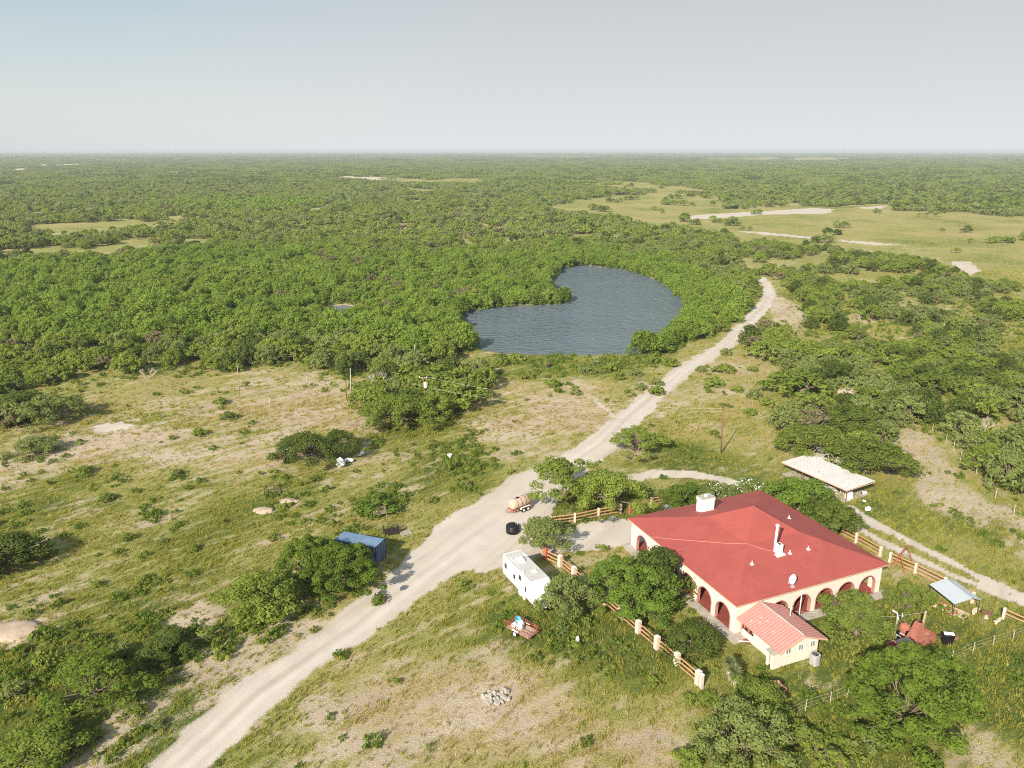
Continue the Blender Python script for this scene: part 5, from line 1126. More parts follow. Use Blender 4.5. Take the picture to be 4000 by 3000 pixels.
part('shell', M['black'], wt, lambda b: b.lathe([(.93, 0), (.93, .42), (.955, .45), (.93, .48), (.93, .98), (.86, 1.08), (.5, 1.2), (.3, 1.24)], 28), True); part('lid', M['black'], wt, lambda b: b.lathe([(.28, 1.24), (.28, 1.32), (.1, 1.34)], 18))
part('fitting', M['white'], wt, lambda b: b.tube([(.45, .35, 1.15), (.45, .35, 1.32)], .06, 8)); part('fitting', M['white'], wt, lambda b: b.tube([(.62, .0, 1.1), (.62, .0, 1.26)], .06, 8))
sp_ = thing('stone_pile', 'pale stone pile beside the black water tank, partly under the small mesquite', 'stones', at(2046, 2078), 0)
for k in range(9): part('stone', M['rock'], sp_, lambda b: b.blob((random.uniform(-.3, .3), random.uniform(-.4, .4), .12 + .14 * k), (.24, .22, .17), k, .25, 2))

# reddish mesh sided cargo trailer with sacks
K0, K1, K3 = at(*cr2(215, 1560)), at(*cr2(455, 1690)), at(*cr2(345, 1490)); d_ = (K1 - K0); LC = d_.length; n_ = Vector((-d_.y, d_.x, 0)).normalized(); n_ = n_ if n_.y > 0 else -n_
WC = 1.7; cg = thing('cargo_trailer', 'small rusty red mesh sided trailer loaded with white sacks and a blue bucket', 'cargo trailer', K0 + d_ / 2 + n_ * WC / 2, math.atan2(d_.y, d_.x)); hx, hy = LC / 2, WC / 2
part('bed', M['clay'], cg, lambda b: b.box(-hx, hx, -hy, hy, .45, .52))
def meshside(b, x0, y0, x1, y1):
    for z in (.53, .85, 1.15): b.tube([(x0, y0, z), (x1, y1, z)], .028, 5)
    n = max(3, int(math.hypot(x1 - x0, y1 - y0) / .3))
    for i in range(n + 1): t = i / n; b.tube([(x0 + (x1 - x0) * t, y0 + (y1 - y0) * t, .5), (x0 + (x1 - x0) * t, y0 + (y1 - y0) * t, 1.15)], .022 if i % 4 else .035, 4)
for s_ in ((-hx, -hy, hx, -hy), (-hx, hy, hx, hy), (-hx, -hy, -hx, hy), (hx, -hy, hx, hy)): part('side_panel', M['rust'], cg, lambda b: meshside(b, *s_))
part('chassis', M['rust'], cg, lambda b: (b.box(-hx, hx, -.5, -.4, .35, .448), b.box(-hx, hx, .4, .5, .35, .448), b.tube([(-hx, -.45, .4), (-hx - 1.1, 0, .4)], .04, 5), b.tube([(-hx, .45, .4), (-hx - 1.1, 0, .4)], .04, 5)))
for s_ in (-1, 1): wl = part('wheel', M['rubber'], cg, lambda b: b.tube([(-.2, s_ * (hy + .03), .33), (-.2, s_ * (hy + .22), .33)], .33, 16)); part('rim', M['white'], wl, lambda b: b.tube([(-.2, s_ * (hy + .2), .33), (-.2, s_ * (hy + .235), .33)], .22, 12)); part('mudguard', M['white'], cg, lambda b: b.box(-.62, .22, s_ * (hy + .13) - .1, s_ * (hy + .13) + .1, .68, .72))
cgm = Matrix.Translation(cg.location) @ Matrix.Rotation(cg.rotation_euler.z, 4, 'Z')
bk = thing('bucket', 'light blue bucket standing among white sacks on the red trailer', 'bucket', cgm @ Vector((-hx * .60, hy * .45, .52)), 0)
part('bowl', M['blue_plastic'], bk, lambda b: b.lathe([(.24, 0), (.30, .70), (.33, .71), (.33, .75), (.27, .74), (.22, .1)], 18)); part('handle', M['steel_dark'], bk, lambda b: b.tube([(-.31, 0, .7), (-.3, .05, .5), (0, .33, .38), (.3, .05, .5), (.31, 0, .7)], .012, 4))
def sack(loc, r, seed, label, top=True, name='sack'):
    t = thing(name, label, 'sack', loc, seed * 1.3); part('bulk', M['sack'], t, lambda b: b.blob((0, 0, r[2] * .85), r, seed, .22, 3), True)
    if top: part('tied_neck', M['sack'], t, lambda b: b.blob((r[0] * .1, 0, r[2] * 1.75), (r[0] * .35, r[1] * .3, r[2] * .3), seed + 5, .4, 2), True)
for k, (a, b_, r, lb) in enumerate(((-hx * .28, hy * .3, (.38, .36, .42), 'tallest white sack beside the blue bucket on the red trailer'), (-hx * .1, -hy * .3, (.42, .4, .32), 'flatter white sack at the near side of the red trailer'), (-hx * .55, -hy * .4, (.34, .36, .28), 'small white sack in the near rear corner of the red trailer'))):
    sack(cgm @ Vector((a, b_, .52)), r, k, lb)
sack(at(1332, 1822), (.85, .75, .75), 11, 'big upright white sack under the flat topped mesquite'); sack(at(1364, 1804), (.75, .5, .35), 12, 'torn white sack slumped behind the big upright one', False); sack(at(1410, 1778), (.8, .5, .36), 13, 'white sack lying alone on the right of the mesquite', False); sack(at(1247, 1760), (.75, .7, .75), 14, 'white sack leaning inside the twisted mesquite')
sack(at(3390, 1992), (.55, .42, .26), 15, 'pale plastic sack lying in grass below the carport', False, 'plastic_bag'); sack(at(3376, 1960), (.3, .22, .14), 16, 'tiny white plastic scrap between carport and bigger sack', False, 'plastic_bag')
wb_ = thing('white_bucket', 'small white bucket lying alone in the meadow left of the road', 'bucket', at(1757, 1787), 0); part('bowl', M['white_rv'], wb_, lambda b: b.lathe([(.28, 0), (.40, .5), (.43, .52), (.36, .5), (.25, .08)], 16)); part('rim', M['white'], wb_, lambda b: b.lathe([(.41, .5), (.45, .51), (.45, .55), (.40, .56)], 16))
gb = thing('gas_bottle', 'grey white gas bottle standing in the grass right of the red trailer', 'gas bottle', at(2256, 2512), 0); part('cylinder', M['ac_grey'], gb, lambda b: b.lathe([(.18, 0), (.24, .06), (.24, .5), (.16, .66), (.05, .7)], 16), True); part('valve_guard', M['white'], gb, lambda b: b.lathe([(.12, .66), (.12, .82), (.10, .82), (.1, .67)], 14))

# cages, pallet and feeder near the container
def cage(label, p, rz, lx, ly, h, m, legs=0., n=6):
    t = thing('metal_cage', label, 'cage', p, rz); x0, y0 = lx / 2, ly / 2
    for (a, b_, c, d) in ((-x0, -y0, x0, -y0), (-x0, y0, x0, y0), (-x0, -y0, -x0, y0), (x0, -y0, x0, y0)):
        def pn(b):
            for z in np.linspace(legs, h, 4): b.tube([(a, b_, z), (c, d, z)], .022, 4)
            for i in range(n * 2 + 1): q = i / (n * 2); b.tube([(a + (c - a) * q, b_ + (d - b_) * q, legs), (a + (c - a) * q, b_ + (d - b_) * q, h)], .016, 4)
        part('side_panel', M[m], t, pn)
    for sx_ in (-1, 1):
        for sy_ in (-1, 1): part('leg', M[m], t, lambda b: b.box(sx_ * x0 - .03, sx_ * x0 + .03, sy_ * y0 - .03, sy_ * y0 + .03, -.05, h + .05))
    part('floor_sheet', M[m], t, lambda b: b.box(-x0, x0, -y0, y0, legs + .02, legs + .05)); return t
c1 = cage('dark metal crate open at the top behind the blue container', at(1528, 2082), .35, 2.0, 1.3, 1.1, 'steel_dark'); part('back_sheet', M['steel_dark'], c1, lambda b: (b.box(-.95, .95, -.62, -.58, .05, 1.0), b.box(-.95, -.91, -.57, .6, .05, 1.0)))
c2_ = cage('thin wire cage on legs beside the leafy bush', at(1482, 2020), .4, 1.8, 1.1, 1.3, 'wood_old', .7, 8); bx = thing('white_box', 'small white box lying on top of the wire cage', 'box', at(1472, 2003, .78), .4); part('lid', M['white_rv'], bx, lambda b: b.box(-.34, .34, -.15, .15, .14, .2)); part('case', M['white_rv'], bx, lambda b: b.box(-.32, .32, -.14, .14, 0, .138))
pl = thing('wooden_pallet', 'flat grey slatted wooden pallet on grass right of the dark crate', 'pallet', at(1585, 2084), .5)
for k in range(7): part('slat', M['wood_grey'], pl, lambda b: b.box(-.75, .75, -.6 + k * .19, -.6 + k * .19 + .1, .1, .13))
for k in (-1, 0, 1): part('bearer', M['wood_grey'], pl, lambda b: b.box(k * .65 - .05, k * .65 + .05, -.62, .66, .0, .098))
rg = thing('ring_feeder', 'black round bar cattle feeder ring on bare earth in the meadow', 'cattle feeder', at(1067, 1925), 0)
def ring(b, z, r): b.tube([(r * math.cos(t), r * math.sin(t), z) for t in np.linspace(0, 6.2832, 25)], .04, 5, False)
part('top_ring', M['steel_dark'], rg, lambda b: ring(b, 1.1, 1.25)); part('middle_ring', M['steel_dark'], rg, lambda b: ring(b, .75, 1.25)); part('bottom_ring', M['steel_dark'], rg, lambda b: ring(b, .08, 1.25))
for k in range(7): a = k * 6.283 / 7; part('upright', M['steel_dark'], rg, lambda b: b.tube([(1.25 * math.cos(a), 1.25 * math.sin(a), -.05), (1.25 * math.cos(a), 1.25 * math.sin(a), 1.15)], .045, 5))
for (px, py, r, lb, sd_) in ((1030, 1995, (1.6, 1.1, .35), 'pinkish bare earth mound below the feeder ring', 1), (1130, 1958, (1.5, .9, .28), 'small pinkish earth mound right of the feeder ring', 2), (3320, 1535, (3.0, 2.0, 1.0), 'pinkish dirt mound beside the bare fan shaped dead tree', 3), (40, 2470, (3.2, 2.0, .5), 'bare pink earth mound at the left border of the photo', 4)):
    mt = MB().blob((0, 0, 0), r, sd_, .2, 3).build('earth_mound', M['clay'], None, True); mt.location = at(px, py); tag(mt, lb, 'earth mound')
rk_ = thing('rock_pile', 'pale jagged rock pile on the sandy ground at the bottom centre', 'rocks', at(1935, 2725), .4)
for k in range(26): part('rock', M['rock'], rk_, lambda b: b.blob((random.uniform(-1.3, 1.3), random.uniform(-.9, .9), .12), (random.uniform(.12, .45), random.uniform(.12, .4), random.uniform(.08, .28)), k, .5, 2))

# ------------------------------------------------------------------ poles and lines
def pole(label, base, top, r=.11, m='wood_pole', arm=False, box=False, name='utility_pole', cat='utility pole'):
    p = at(*base); k = ppm(p); d = math.hypot(p.x, p.y); h = 4.
    lo, hi = .3, 16.
    for _ in range(40):
        h = (lo + hi) / 2; lo, hi = (h, hi) if to_px(p.x, p.y, h)[1] > top[1] else (lo, h)
    q = at(*top, h); lean = Vector((max(-.5, min(.5, q.x - p.x)), 0, 0))
    t = thing(name, label, cat, p, 0); part('shaft', M[m], t, lambda b: b.tube([(0, 0, -.3), (lean.x, 0, h)], [r, r * .75], 8), True)
    if arm: part('crossarm', M['wood_grey'], t, lambda b: b.box(lean.x - .8, lean.x + .8, -.05, .05, h - .35, h - .22)); [part('insulator', M['white'], t, lambda b: b.lathe([(.05, h - .2), (.07, h - .1), (.03, h)], 8, (lean.x + x_, 0, 0))) for x_ in (-.7, .7)]
    if box: part('transformer', M['white_rv'], t, lambda b: b.lathe([(.3, h - 2.2), (.32, h - 2.1), (.32, h - 1.3), (.25, h - 1.2)], 14, (lean.x + .4, -.2, 0)))
    part('cap', M['black'], t, lambda b: b.lathe([(r * .9, h - .08), (r * .9, h + .03), (.02, h + .06)], 8, (lean.x, 0, 0)))
    return p + Vector((lean.x, 0, h))
A_ = pole('tall lone brown pole on the sandy ground right of the road', (2817, 1772), (2823, 1592), .13)
B_ = pole('left pole of the pair rising from the clump of mesquites', (1618, 1612), (1608, 1490), .12)
C_ = pole('right pole of the pair with crossarm and white transformer', (1668, 1626), (1653, 1470), .14, 'wood_pole', True, True)
pole('thin pole standing before the left tree line', (937, 1556), (926, 1420), .1, 'wood_old'); pole('short dark pole stub beside the white pole', (1354, 1556), (1350, 1490), .1, 'wood_pole'); pole('pale whitish pole with a box at its foot by the clump', (1372, 1554), (1368, 1436), .13, 'wood_grey', False, False)
pole('pale pole rising behind the clump near the pond', (1622, 1412), (1620, 1344), .13, 'wood_grey'); pole('short pale stake in the clearing, farther one', (1200, 1504), (1198, 1464), .09, 'wood_grey', name='stake', cat='stake'); pole('short pale stake in the clearing, nearer one', (1056, 1592), (1053, 1548), .09, 'wood_grey', name='stake', cat='stake')
def wireline(label, a, b, sag):
    o = MB().tube([a.lerp(b, t) - Vector((0, 0, sag * 4 * t * (1 - t))) for t in np.linspace(0, 1, 15)], .018, 4).build('power_line', M['wire']); tag(o, label, 'power line', 'power lines between the poles')
wireline('upper power line from the pole pair to the lone brown pole', C_ - Vector((-.7, 0, .1)), A_ - Vector((0, 0, .2)), 1.6); wireline('lower power line from the left pole of the pair to the lone brown pole', B_ - Vector((0, 0, .5)), A_ - Vector((0, 0, .7)), 1.9)
db = thing('dark_bin', 'small dark bin standing alone on the grass bank before the pond', 'bin', at(2144, 1436), 0); part('drum', M['steel_dark'], db, lambda b: b.lathe([(.5, 0), (.5, .95), (.54, .97), (.54, 1.02), (.4, 1.0)], 14)); part('lid', M['wood_pole'], db, lambda b: b.box(-.45, .45, -.4, .4, 1.02, 1.08))

# ------------------------------------------------------------------ carport and what is under it
Z0 = 2.05; FR, FL, BL, BR = at(3309, 1916, Z0), at(3048, 1804, Z0), at(3162, 1773, Z0 + .1), at(3421, 1881, Z0 + .1)
u_ = ((FR - FL) + (BR - BL)) / 2; u_.z = 0; LX = u_.length; u_.normalize(); v_ = Vector((-u_.y, u_.x, 0)); LY = ((BL - FL).dot(v_) + (BR - FR).dot(v_)) / 2
cc = (FR + FL + BL + BR) / 4; cp = thing('carport', 'rusty white corrugated metal carport roof on thin posts behind the house', 'carport', (cc.x, cc.y, 0), math.atan2(u_.y, u_.x))
def sheet(b, hx, hy, z, dz, n):
    xs = np.linspace(-hx, hx, n * 4); vs = []
    for i, x_ in enumerate(xs): o_ = .03 if (i // 2) % 2 else 0; vs += [(x_, -hy, z + o_ - dz), (x_, hy, z + o_ + dz)]
    b.add(vs, [(2 * i, 2 * i + 2, 2 * i + 3, 2 * i + 1) for i in range(4 * n - 1)])
part('roof', M['tin'], cp, lambda b: sheet(b, LX / 2, LY / 2, Z0 + .05, .06, 45))
part('roof_beam', M['fascia'], cp, lambda b: (b.box(-LX / 2, LX / 2, -LY / 2, -LY / 2 + .08, Z0 - .14, Z0 - .03), b.box(-LX / 2, LX / 2, LY / 2 - .08, LY / 2, Z0 - .02, Z0 + .09), b.box(LX / 2 - .08, LX / 2, -LY / 2 + .085, LY / 2 - .085, Z0 - .12, Z0 - .04), b.box(-LX / 2, -LX / 2 + .08, -LY / 2 + .085, LY / 2 - .085, Z0 - .12, Z0 - .04)))
for x_ in (-1, -.33, .33, 1):
    for y_ in (-1, 1): part('post', M['wood_pole'], cp, lambda b: b.tube([(x_ * (LX / 2 - .1), y_ * (LY / 2 - .12), -.1), (x_ * (LX / 2 - .1), y_ * (LY / 2 - .12), Z0 - .15)], .05, 6))
cpm = Matrix.Translation(cp.location) @ Matrix.Rotation(cp.rotation_euler.z, 4, 'Z')
cs_ = MB().box(-LX / 2 + .3, LX / 2 - .2, -LY / 2 + .2, LY / 2 - .3, -.05, .05).build('carport_slab', M['concrete'], cp)
wm = thing('washing_machine', 'white appliance with dark window at the right end under the carport', 'washing machine', cpm @ Vector((LX / 2 - .9, -LY * .22, .05)), cp.rotation_euler.z - .5)
part('cabinet', M['white_rv'], wm, lambda b: b.box(-.45, .45, -.4, .4, 0, 1.05)); part('dark_window', M['glass'], wm, lambda b: b.box(-.34, .34, -.41, -.402, .66, .86)); part('control_panel', M['ac_grey'], wm, lambda b: b.box(-.45, .45, .25, .4, 1.052, 1.2))
lt = thing('lumber_pile', 'jumbled pile of pale planks under the front of the carport', 'lumber', cpm @ Vector((LX * .16, -LY * .25, .05)), cp.rotation_euler.z)
for k in range(12): g = random.Random(k); o = part('plank', M['wood_grey'] if k % 3 else M['white'], lt, lambda b: b.box(-1.2, 1.2, -.09, .09, 0, .05)); o.location = (g.uniform(-.5, .5), g.uniform(-.7, .7), .06 * k); o.rotation_euler = (0, g.uniform(-.12, .12), g.uniform(-.7, .7))
ch_ = thing('white_chair', 'white plastic chair under the carport beside the lumber', 'chair', cpm @ Vector((LX * .30, -LY * .12, .05)), 1.0)
part('seat', M['white_rv'], ch_, lambda b: b.box(-.25, .25, -.25, .25, .42, .46)); part('backrest', M['white_rv'], ch_, lambda b: b.box(-.25, .25, .22, .26, .462, .95)); [part('leg', M['white_rv'], ch_, lambda b: b.box(x_ - .02, x_ + .02, y_ - .02, y_ + .02, 0, .418)) for x_ in (-.22, .22) for y_ in (-.22, .22)]
tb_ = thing('white_table', 'white tabletop on legs at the back under the carport', 'table', cpm @ Vector((LX * .08, .2, .05)), cp.rotation_euler.z); part('tabletop', M['white'], tb_, lambda b: b.box(-.9, .9, -.45, .45, .72, .77)); [part('leg', M['white'], tb_, lambda b: b.box(x_ - .03, x_ + .03, y_ - .03, y_ + .03, 0, .718)) for x_ in (-.8, .8) for y_ in (-.38, .38)]
wn_ = thing('paint_can', 'small cream canister on the grass at the carport corner post', 'canister', at(*cr4(1312, 775)), 0); part('can', M['white'], wn_, lambda b: b.tube([(-.3, 0, .25), (.3, 0, .25)], .25, 14)); part('can_cap', M['steel_dark'], wn_, lambda b: b.tube([(-.42, 0, .25), (-.302, 0, .25)], .16, 10))

# old pickup and the loaded trailer behind it
pk_ = thing('pickup_truck', 'old beige pickup truck parked behind the carport, half under a tree', 'pickup truck', at(3232, 1806), R(150))
def cabin(b): b.prism([(-.95, 1.02), (.75, 1.02), (.35, 1.62), (-.80, 1.62)], 'y', -.72, .72)
part('body', M['beige_car'], pk_, lambda b: (b.prism([(-2.6, .45), (2.3, .45), (2.35, .95), (.75, 1.05), (-.95, 1.02), (-.953, .62), (-2.6, .62)], 'y', -.85, .85), b.box(-2.6, -1.0, -.85, -.78, .622, 1.0), b.box(-2.6, -1.0, .78, .85, .622, 1.0), b.box(-2.6, -2.53, -.777, .777, .622, 1.0)))
part('cab', M['beige_car'], pk_, lambda b: (b.box(-.82, .36, -.74, .74, 1.60, 1.68), [b.tube([(x0, y_, 1.03), (x1, y_, 1.62)], .045, 6) for x0, x1 in ((-.92, -.78), (-.1, -.15), (.74, .34)) for y_ in (-.71, .71)]))
part('windscreen', M['glass'], pk_, lambda b: b.add([(.74, -.66, 1.05), (.74, .66, 1.05), (.36, .64, 1.6), (.36, -.64, 1.6)], [(0, 1, 2, 3)])); part('rear_window', M['glass'], pk_, lambda b: b.add([(-.92, -.66, 1.05), (-.92, .66, 1.05), (-.79, .64, 1.6), (-.79, -.64, 1.6)], [(0, 1, 2, 3)]))
for s_ in (-1, 1): part('side_window', M['glass'], pk_, lambda b: b.add([(-.90, s_ * .705, 1.05), (.70, s_ * .705, 1.05), (.35, s_ * .70, 1.6), (-.78, s_ * .70, 1.6)], [(0, 1, 2, 3)]))
for x_ in (-1.75, 1.5):
    for s_ in (-1, 1): wl = part('wheel', M['rubber'], pk_, lambda b: b.tube([(x_, s_ * .70, .34), (x_, s_ * .90, .34)], .34, 16)); part('rim', M['ac_grey'], wl, lambda b: b.tube([(x_, s_ * .89, .34), (x_, s_ * .91, .34)], .19, 12))
for s_ in (-1, 1): part('headlight', M['glass'], pk_, lambda b: b.box(2.34, 2.37, s_ * .6 - .13, s_ * .6 + .13, .72, .86))
jt = thing('stock_trailer', 'dull green stock trailer heaped with scrap behind the beige pickup', 'trailer', at(3232, 1772), R(15))
part('box', M['green_box'], jt, lambda b: (b.box(-1.7, 1.7, -.95, -.88, .6, 1.75), b.box(-1.7, 1.7, .88, .95, .6, 1.75), b.box(-1.7, -1.63, -.877, .877, .6, 1.75), b.box(1.63, 1.7, -.877, .877, .6, 1.75), b.box(-1.69, 1.69, -.87, .87, .55, .598)))
part('rail', M['rust'], jt, lambda b: [b.box(-1.72, 1.72, s_ * .97 - .02, s_ * .97 + .02, z, z + .06) for s_ in (-1, 1) for z in (1.0, 1.4, 1.76)])
for x_ in (-.4, .4):
    for s_ in (-1, 1): wl = part('wheel', M['rubber'], jt, lambda b: b.tube([(x_, s_ * .97, .35), (x_, s_ * 1.15, .35)], .35, 16)); part('rim', M['ac_grey'], wl, lambda b: b.tube([(x_, s_ * 1.14, .35), (x_, s_ * 1.16, .35)], .18, 10))
jm = Matrix.Translation(jt.location) @ Matrix.Rotation(jt.rotation_euler.z, 4, 'Z')
for k, (a, b_, lx, lb, m) in enumerate(((-.5, -.4, 1.7, 'orange brown board lying across the scrap trailer', 'fascia'), (.1, .1, 1.3, 'pale board on top of the scrap trailer', 'wood_grey'), (.5, .4, 1.2, 'rusty sheet on top of the scrap trailer', 'rust'))):
    o = MB().box(-lx, lx, -.2, .2, 0, .07).build('scrap_board', M[m]); o.location = jm @ Vector((a, b_, 1.78 + .09 * k)); o.rotation_euler = (0, .05, jt.rotation_euler.z + .3 * (k - 1)); tag(o, lb, 'board')
sack(jm @ Vector((-.9, .3, 1.6)), (.4, .35, .35), 21, 'white sack on the scrap trailer behind the pickup', False)
yd = thing('yellow_drum', 'yellowish round drum end under the tree right of the scrap trailer', 'drum', at(3278, 1752), 2.2); part('drum_shell', M['yellow'], yd, lambda b: b.tube([(-.5, 0, .65), (.5, 0, .65)], .48, 20)); part('hoop', M['rust'], yd, lambda b: [b.tube([(x_ - .03, 0, .65), (x_ + .03, 0, .65)], .5, 20) for x_ in (-.2, .2)]); part('stand', M['steel_dark'], yd, lambda b: [b.box(x_ - .04, x_ + .04, -.4, .4, 0, .25) for x_ in (-.3, .3)])
ty = thing('feed_trough', 'black rubber trough on grass beyond the right end of the carport', 'trough', at(3480, 1852), R(-8)); part('trough_shell', M['rubber'], ty, lambda b: b.prism([(-.4, .5), (-.3, .1), (.3, .1), (.4, .5), (.34, .5), (.26, .16), (-.26, .16), (-.34, .5)], 'x', -1.1, 1.1)); part('foot', M['rust'], ty, lambda b: [b.box(x_ - .05, x_ + .05, -.4, .4, 0, .098) for x_ in (-.8, .8)])

# swing frame, small shelter, table
sw = thing('swing_frame', 'thin red metal swing frame by the fence at the right house corner', 'swing frame', at(3520, 2215), HR + .4)
for x_ in (-1.5, 1.5):
    for y_ in (-1, 1): part('leg', M['rust'], sw, lambda b: b.tube([(x_, y_ * .95, -.05), (x_, 0, 2.5)], .05, 6))
part('top_bar', M['rust'], sw, lambda b: b.tube([(-1.6, 0, 2.5), (1.6, 0, 2.5)], .05, 6)); part('cross_brace', M['rust'], sw, lambda b: [b.tube([(x_, -.5, 1.2), (x_, .5, 1.2)], .025, 5) for x_ in (-1.5, 1.5)])
Q0, Q1, Q2 = at(*cr3(1188, 500), 1.6), at(*cr3(1467, 720), 1.6), at(*cr3(1675, 615), 1.75); u_ = Q1 - Q0; u_.z = 0; LX = u_.length; u_.normalize(); v_ = Vector((-u_.y, u_.x, 0)); LY = (Q2 - Q1).dot(v_); cc = Q0 + u_ * LX / 2 + v_ * LY / 2
sh = thing('metal_shelter', 'small shelter with pale gabled sheet roof on thin posts beside the rail fence', 'shelter', (cc.x, cc.y, 0), math.atan2(u_.y, u_.x))
def gab(b): n = 40; xs = np.linspace(-LX / 2, LX / 2, n); b.add([p for x_, k in zip(xs, range(n)) for p in ((x_, -LY / 2, 1.55 + .012 * (k % 2)), (x_, LY * .12, 2.12 + .012 * (k % 2)), (x_, LY / 2, 1.72 + .012 * (k % 2)))], [(3 * i + j, 3 * i + 3 + j, 3 * i + 4 + j, 3 * i + 1 + j) for i in range(n - 1) for j in (0, 1)])
part('roof', M['tin_blue'], sh, gab)
for x_ in (-1, 1):
    for y_ in (-1, 1): part('post', M['steel_dark'], sh, lambda b: b.tube([(x_ * (LX / 2 - .15), y_ * (LY / 2 - .12), -.1), (x_ * (LX / 2 - .15), y_ * (LY / 2 - .12), 1.56 if y_ < 0 else 1.72)], .045, 6))
part('roof_frame', M['steel_dark'], sh, lambda b: [b.tube([(x_ * (LX / 2 - .15), -LY / 2 + .1, 1.56), (x_ * (LX / 2 - .15), LY * .12, 2.07), (x_ * (LX / 2 - .15), LY / 2 - .1, 1.70)], .03, 5) for x_ in (-1, 1)])
sl_ = MB().prism([tuple((at(*cr3(*q)) - at(*cr3(1430, 760)))[:2]) for q in ((1228, 740), (1290, 690), (1640, 830), (1560, 885))], 'z', -.1, .06).build('concrete_slab', M['tan_bench']); sl_.location = at(*cr3(1430, 760)); tag(sl_, 'bare tan concrete slab below the small metal shelter', 'slab')
bf = thing('bench_frame', 'low dark steel bench frame lying on the slab below the shelter', 'frame', at(*cr3(1355, 752), .06), math.atan2(u_.y, u_.x)); hx, hy = 1.5, .5
part('side_rail', M['rust'], bf, lambda b: (b.box(-hx, hx, -hy - .03, -hy + .03, .1, .17), b.box(-hx, hx, hy - .03, hy + .03, .1, .17))); part('crossbar', M['rust'], bf, lambda b: [b.box(x_ - .05, x_ + .05, -hy + .031, hy - .031, .1, .165) for x_ in (-1.4, -.5, .45, 1.4)]); part('foot', M['rust'], bf, lambda b: [b.box(x_ - .04, x_ + .04, y_ - .04, y_ + .04, 0, .098) for x_ in (-1.4, 1.4) for y_ in (-hy, hy)])
tb = thing('garden_table', 'round brown table with two tan concrete benches on the lawn right of the shelter', 'garden table', at(*cr3(1800, 870)), R(-35)); part('tabletop', M['wood_pole'], tb, lambda b: b.lathe([(.5, .68), (.53, .70), (.53, .76), (.4, .78)], 20)); part('pedestal', M['concrete'], tb, lambda b: b.lathe([(.3, 0), (.2, .2), (.2, .678)], 12))
for s_, nm in ((-1, 'near'), (1, 'far')): b_ = thing('curved_bench', 'tan curved concrete bench at the %s side of the round table' % ('lower' if s_ < 0 else 'upper'), 'bench', tb.location + Vector((math.cos(R(-50)) * -s_ * 1.15, math.sin(R(-50)) * -s_ * 1.15, 0)), R(-50) + (0 if s_ < 0 else math.pi)); part('seat', M['tan_bench'], b_, lambda b: b.prism([(-.2 + .25 * math.cos(t) - .1, .7 * math.sin(t)) for t in np.linspace(-1.3, 1.3, 9)] + [(.12 + .25 * math.cos(t) - .1, .75 * math.sin(t)) for t in np.linspace(1.3, -1.3, 9)], 'z', .38, .46)); part('support', M['tan_bench'], b_, lambda b: [b.box(-.12, .12, y_ - .08, y_ + .08, 0, .378) for y_ in (-.4, .4)])

# brick barbecue
BB = at(3575, 2515); bq = thing('brick_barbecue', 'rough red brick barbecue with tall tapered hood behind the big round tree', 'barbecue', BB, HR)
part('hood', M['brick_rough'], bq, lambda b: b.add([(-.85, -.55, .8), (.85, -.55, .8), (.85, .55, .8), (-.85, .55, .8), (-.28, -.26, 2.75), (.28, -.26, 2.75), (.28, .26, 2.75), (-.28, .26, 2.75)], [(4, 5, 6, 7), (0, 1, 5, 4), (1, 2, 6, 5), (2, 3, 7, 6), (3, 0, 4, 7), (3, 2, 1, 0)]))
part('hood_opening', M['black'], bq, lambda b: b.box(-.12, .2, -.28, .1, 2.751, 2.765)); part('base', M['brick_rough'], bq, lambda b: b.box(-.9, .9, -.6, .6, -.05, .797))
part('grill_pit', M['brick_rough'], bq, lambda b: (b.box(1.0, 2.2, -.6, -.42, -.05, .95), b.box(1.0, 2.2, .42, .6, -.05, .95), b.box(2.02, 2.2, -.417, .417, -.05, .95), b.box(1.0, 1.18, -.417, .417, -.05, .95))); part('ash_bed', M['rock'], bq, lambda b: b.box(1.19, 2.01, -.41, .41, .3, .55))
part('counter', M['concrete'], bq, lambda b: b.box(-2.6, -.905, -.45, .5, .72, .82)); part('counter_leg', M['brick_rough'], bq, lambda b: (b.box(-2.5, -2.2, -.4, .45, -.05, .718), b.box(-1.3, -1.0, -.4, .45, -.05, .718)))
part('corner_pit', M['brick_rough'], bq, lambda b: (b.box(-3.9, -2.7, -.55, -.4, -.05, .9), b.box(-3.9, -2.7, .4, .55, -.05, .9), b.box(-3.9, -3.74, -.397, .397, -.05, .9), b.box(-2.86, -2.7, -.397, .397, -.05, .9), b.box(-3.73, -2.87, -.39, .39, .2, .62)))
ov = thing('clay_oven', 'round brownish brick oven beside the tall barbecue hood', 'oven', at(3530, 2478), 0); part('dome', M['brick_rough'], ov, lambda b: b.lathe([(.55, 0), (.6, .5), (.58, 1.0), (.42, 1.3), (.1, 1.4)], 18), True); part('mouth', M['black'], ov, lambda b: b.prism([(-.2, .35), (.2, .35), (.2, .7), (.1, .85), (-.1, .85), (-.2, .7)], 'y', -.62, -.5))
wp_ = thing('wooden_post', 'thick grey wooden post leaning beside the barbecue hood', 'post', at(*crb(1345, 760)), 0); part('post_shaft', M['wood_old'], wp_, lambda b: b.tube([(0, 0, -.2), (.12, .1, 1.4), (.3, .2, 3.1)], [.14, .13, .12], 10), True); part('hook', M['rust'], wp_, lambda b: b.tube([(.28, .1, 2.95), (.2, -.08, 2.95), (.2, -.1, 2.8)], .015, 4))
pm = thing('pipe_standard', 'short wooden post carrying white bent plastic pipes by the barbecue', 'pipe post', at(*crb(790, 720)), .2); part('post_shaft', M['wood_old'], pm, lambda b: b.tube([(0, 0, -.2), (.05, 0, 1.7)], [.12, .10], 8), True)
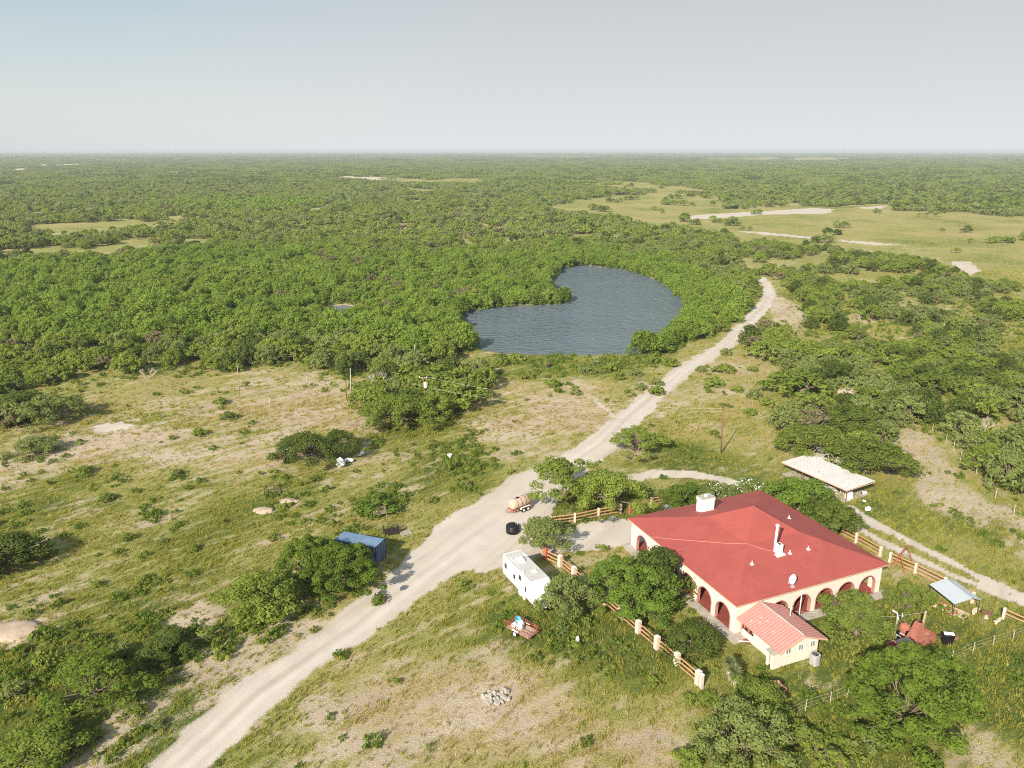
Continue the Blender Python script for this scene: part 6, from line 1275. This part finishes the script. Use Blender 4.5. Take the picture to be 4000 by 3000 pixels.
part('pipe', M['white'], pm, lambda b: b.tube([(.05, 0, 1.6), (.0, 0, 2.5), (-.15, 0, 2.8), (-.62, .1, 3.05)], .08, 8), True); part('pipe', M['white'], pm, lambda b: b.tube([(.08, 0, 2.2), (.32, 0, 1.75), (.75, .1, 2.15), (.65, .1, 2.5)], .07, 8), True)
cln = MB().tube([at(*cr1(1300, 1085), 3.4), at(*crb(700, 330), 2.9), wp_.location + Vector((.3, .2, 2.9))], .015, 4).build('clothesline', M['wire']); tag(cln, 'pale clothesline stretched from the annex to the wooden post', 'clothesline')
wr = thing('folding_chair', 'dark folding chair with white armrests before the barbecue counter', 'chair', at(*crb(900, 830)), .5); part('seat', M['black'], wr, lambda b: b.box(-.27, .27, -.27, .27, .42, .46)); part('backrest', M['black'], wr, lambda b: b.box(-.27, .27, .25, .29, .465, 1.0)); [part('armrest', M['white'], wr, lambda b: b.box(x_ - .03, x_ + .03, -.3, .25, .64, .68)) for x_ in (-.3, .3)]; [part('leg', M['ac_grey'], wr, lambda b: b.box(x_ - .02, x_ + .02, y_ - .02, y_ + .02, 0, .64)) for x_ in (-.3, .3) for y_ in (-.25, .22)]
sm = thing('smoker', 'black barrel smoker with a shiny white lid top on the lawn right of the barbecue', 'smoker', at(*crb(1925, 900)), R(-12)); part('stand', M['black'], sm, lambda b: b.box(-.5, .5, -.3, .3, 0, .72)); part('barrel', M['black'], sm, lambda b: b.tube([(-.55, 0, .98), (.55, 0, .98)], .34, 18), True)
part('lid_top', M['white_rv'], sm, lambda b: b.prism([(.36 * math.cos(t), .98 + .36 * math.sin(t)) for t in np.linspace(R(40), R(140), 8)] + [(.343 * math.cos(t), .98 + .343 * math.sin(t)) for t in np.linspace(R(140), R(40), 8)], 'x', -.5, .5)); part('firebox', M['wood_pole'], sm, lambda b: b.box(.56, .95, -.22, .22, .62, 1.02)); part('side_shelf', M['steel_dark'], sm, lambda b: b.box(-1.0, -.56, -.2, .2, .85, .89))

# little tiled well at the bottom
wl_ = thing('garden_well', 'small red brick garden well with a tiny pink tiled roof on the lawn', 'well', at(3052, 2712), HR + .2); part('well_wall', M['brick_rough'], wl_, lambda b: b.lathe([(.42, -.05), (.44, .62), (.47, .64), (.47, .7), (.33, .7), (.32, .1)], 20)); part('well_post', M['white'], wl_, lambda b: b.tube([(-.38, .1, .6), (-.38, .1, 1.35)], .05, 6)); part('well_post', M['white'], wl_, lambda b: b.tube([(.0, .38, .6), (-.7, .38, 1.0)], .08, 6))
part('well_roof', M['tile_pink'], wl_, lambda b: b.add([p for i, x_ in enumerate(np.linspace(-1.1, -.2, 15)) for p in ((x_, -.2, 1.28 + .03 * (i % 2)), (x_, .25, 1.5 + .03 * (i % 2)), (x_, .7, 1.3 + .03 * (i % 2)))], [(3 * i + j, 3 * i + 3 + j, 3 * i + 4 + j, 3 * i + 1 + j) for i in range(14) for j in (0, 1)]))
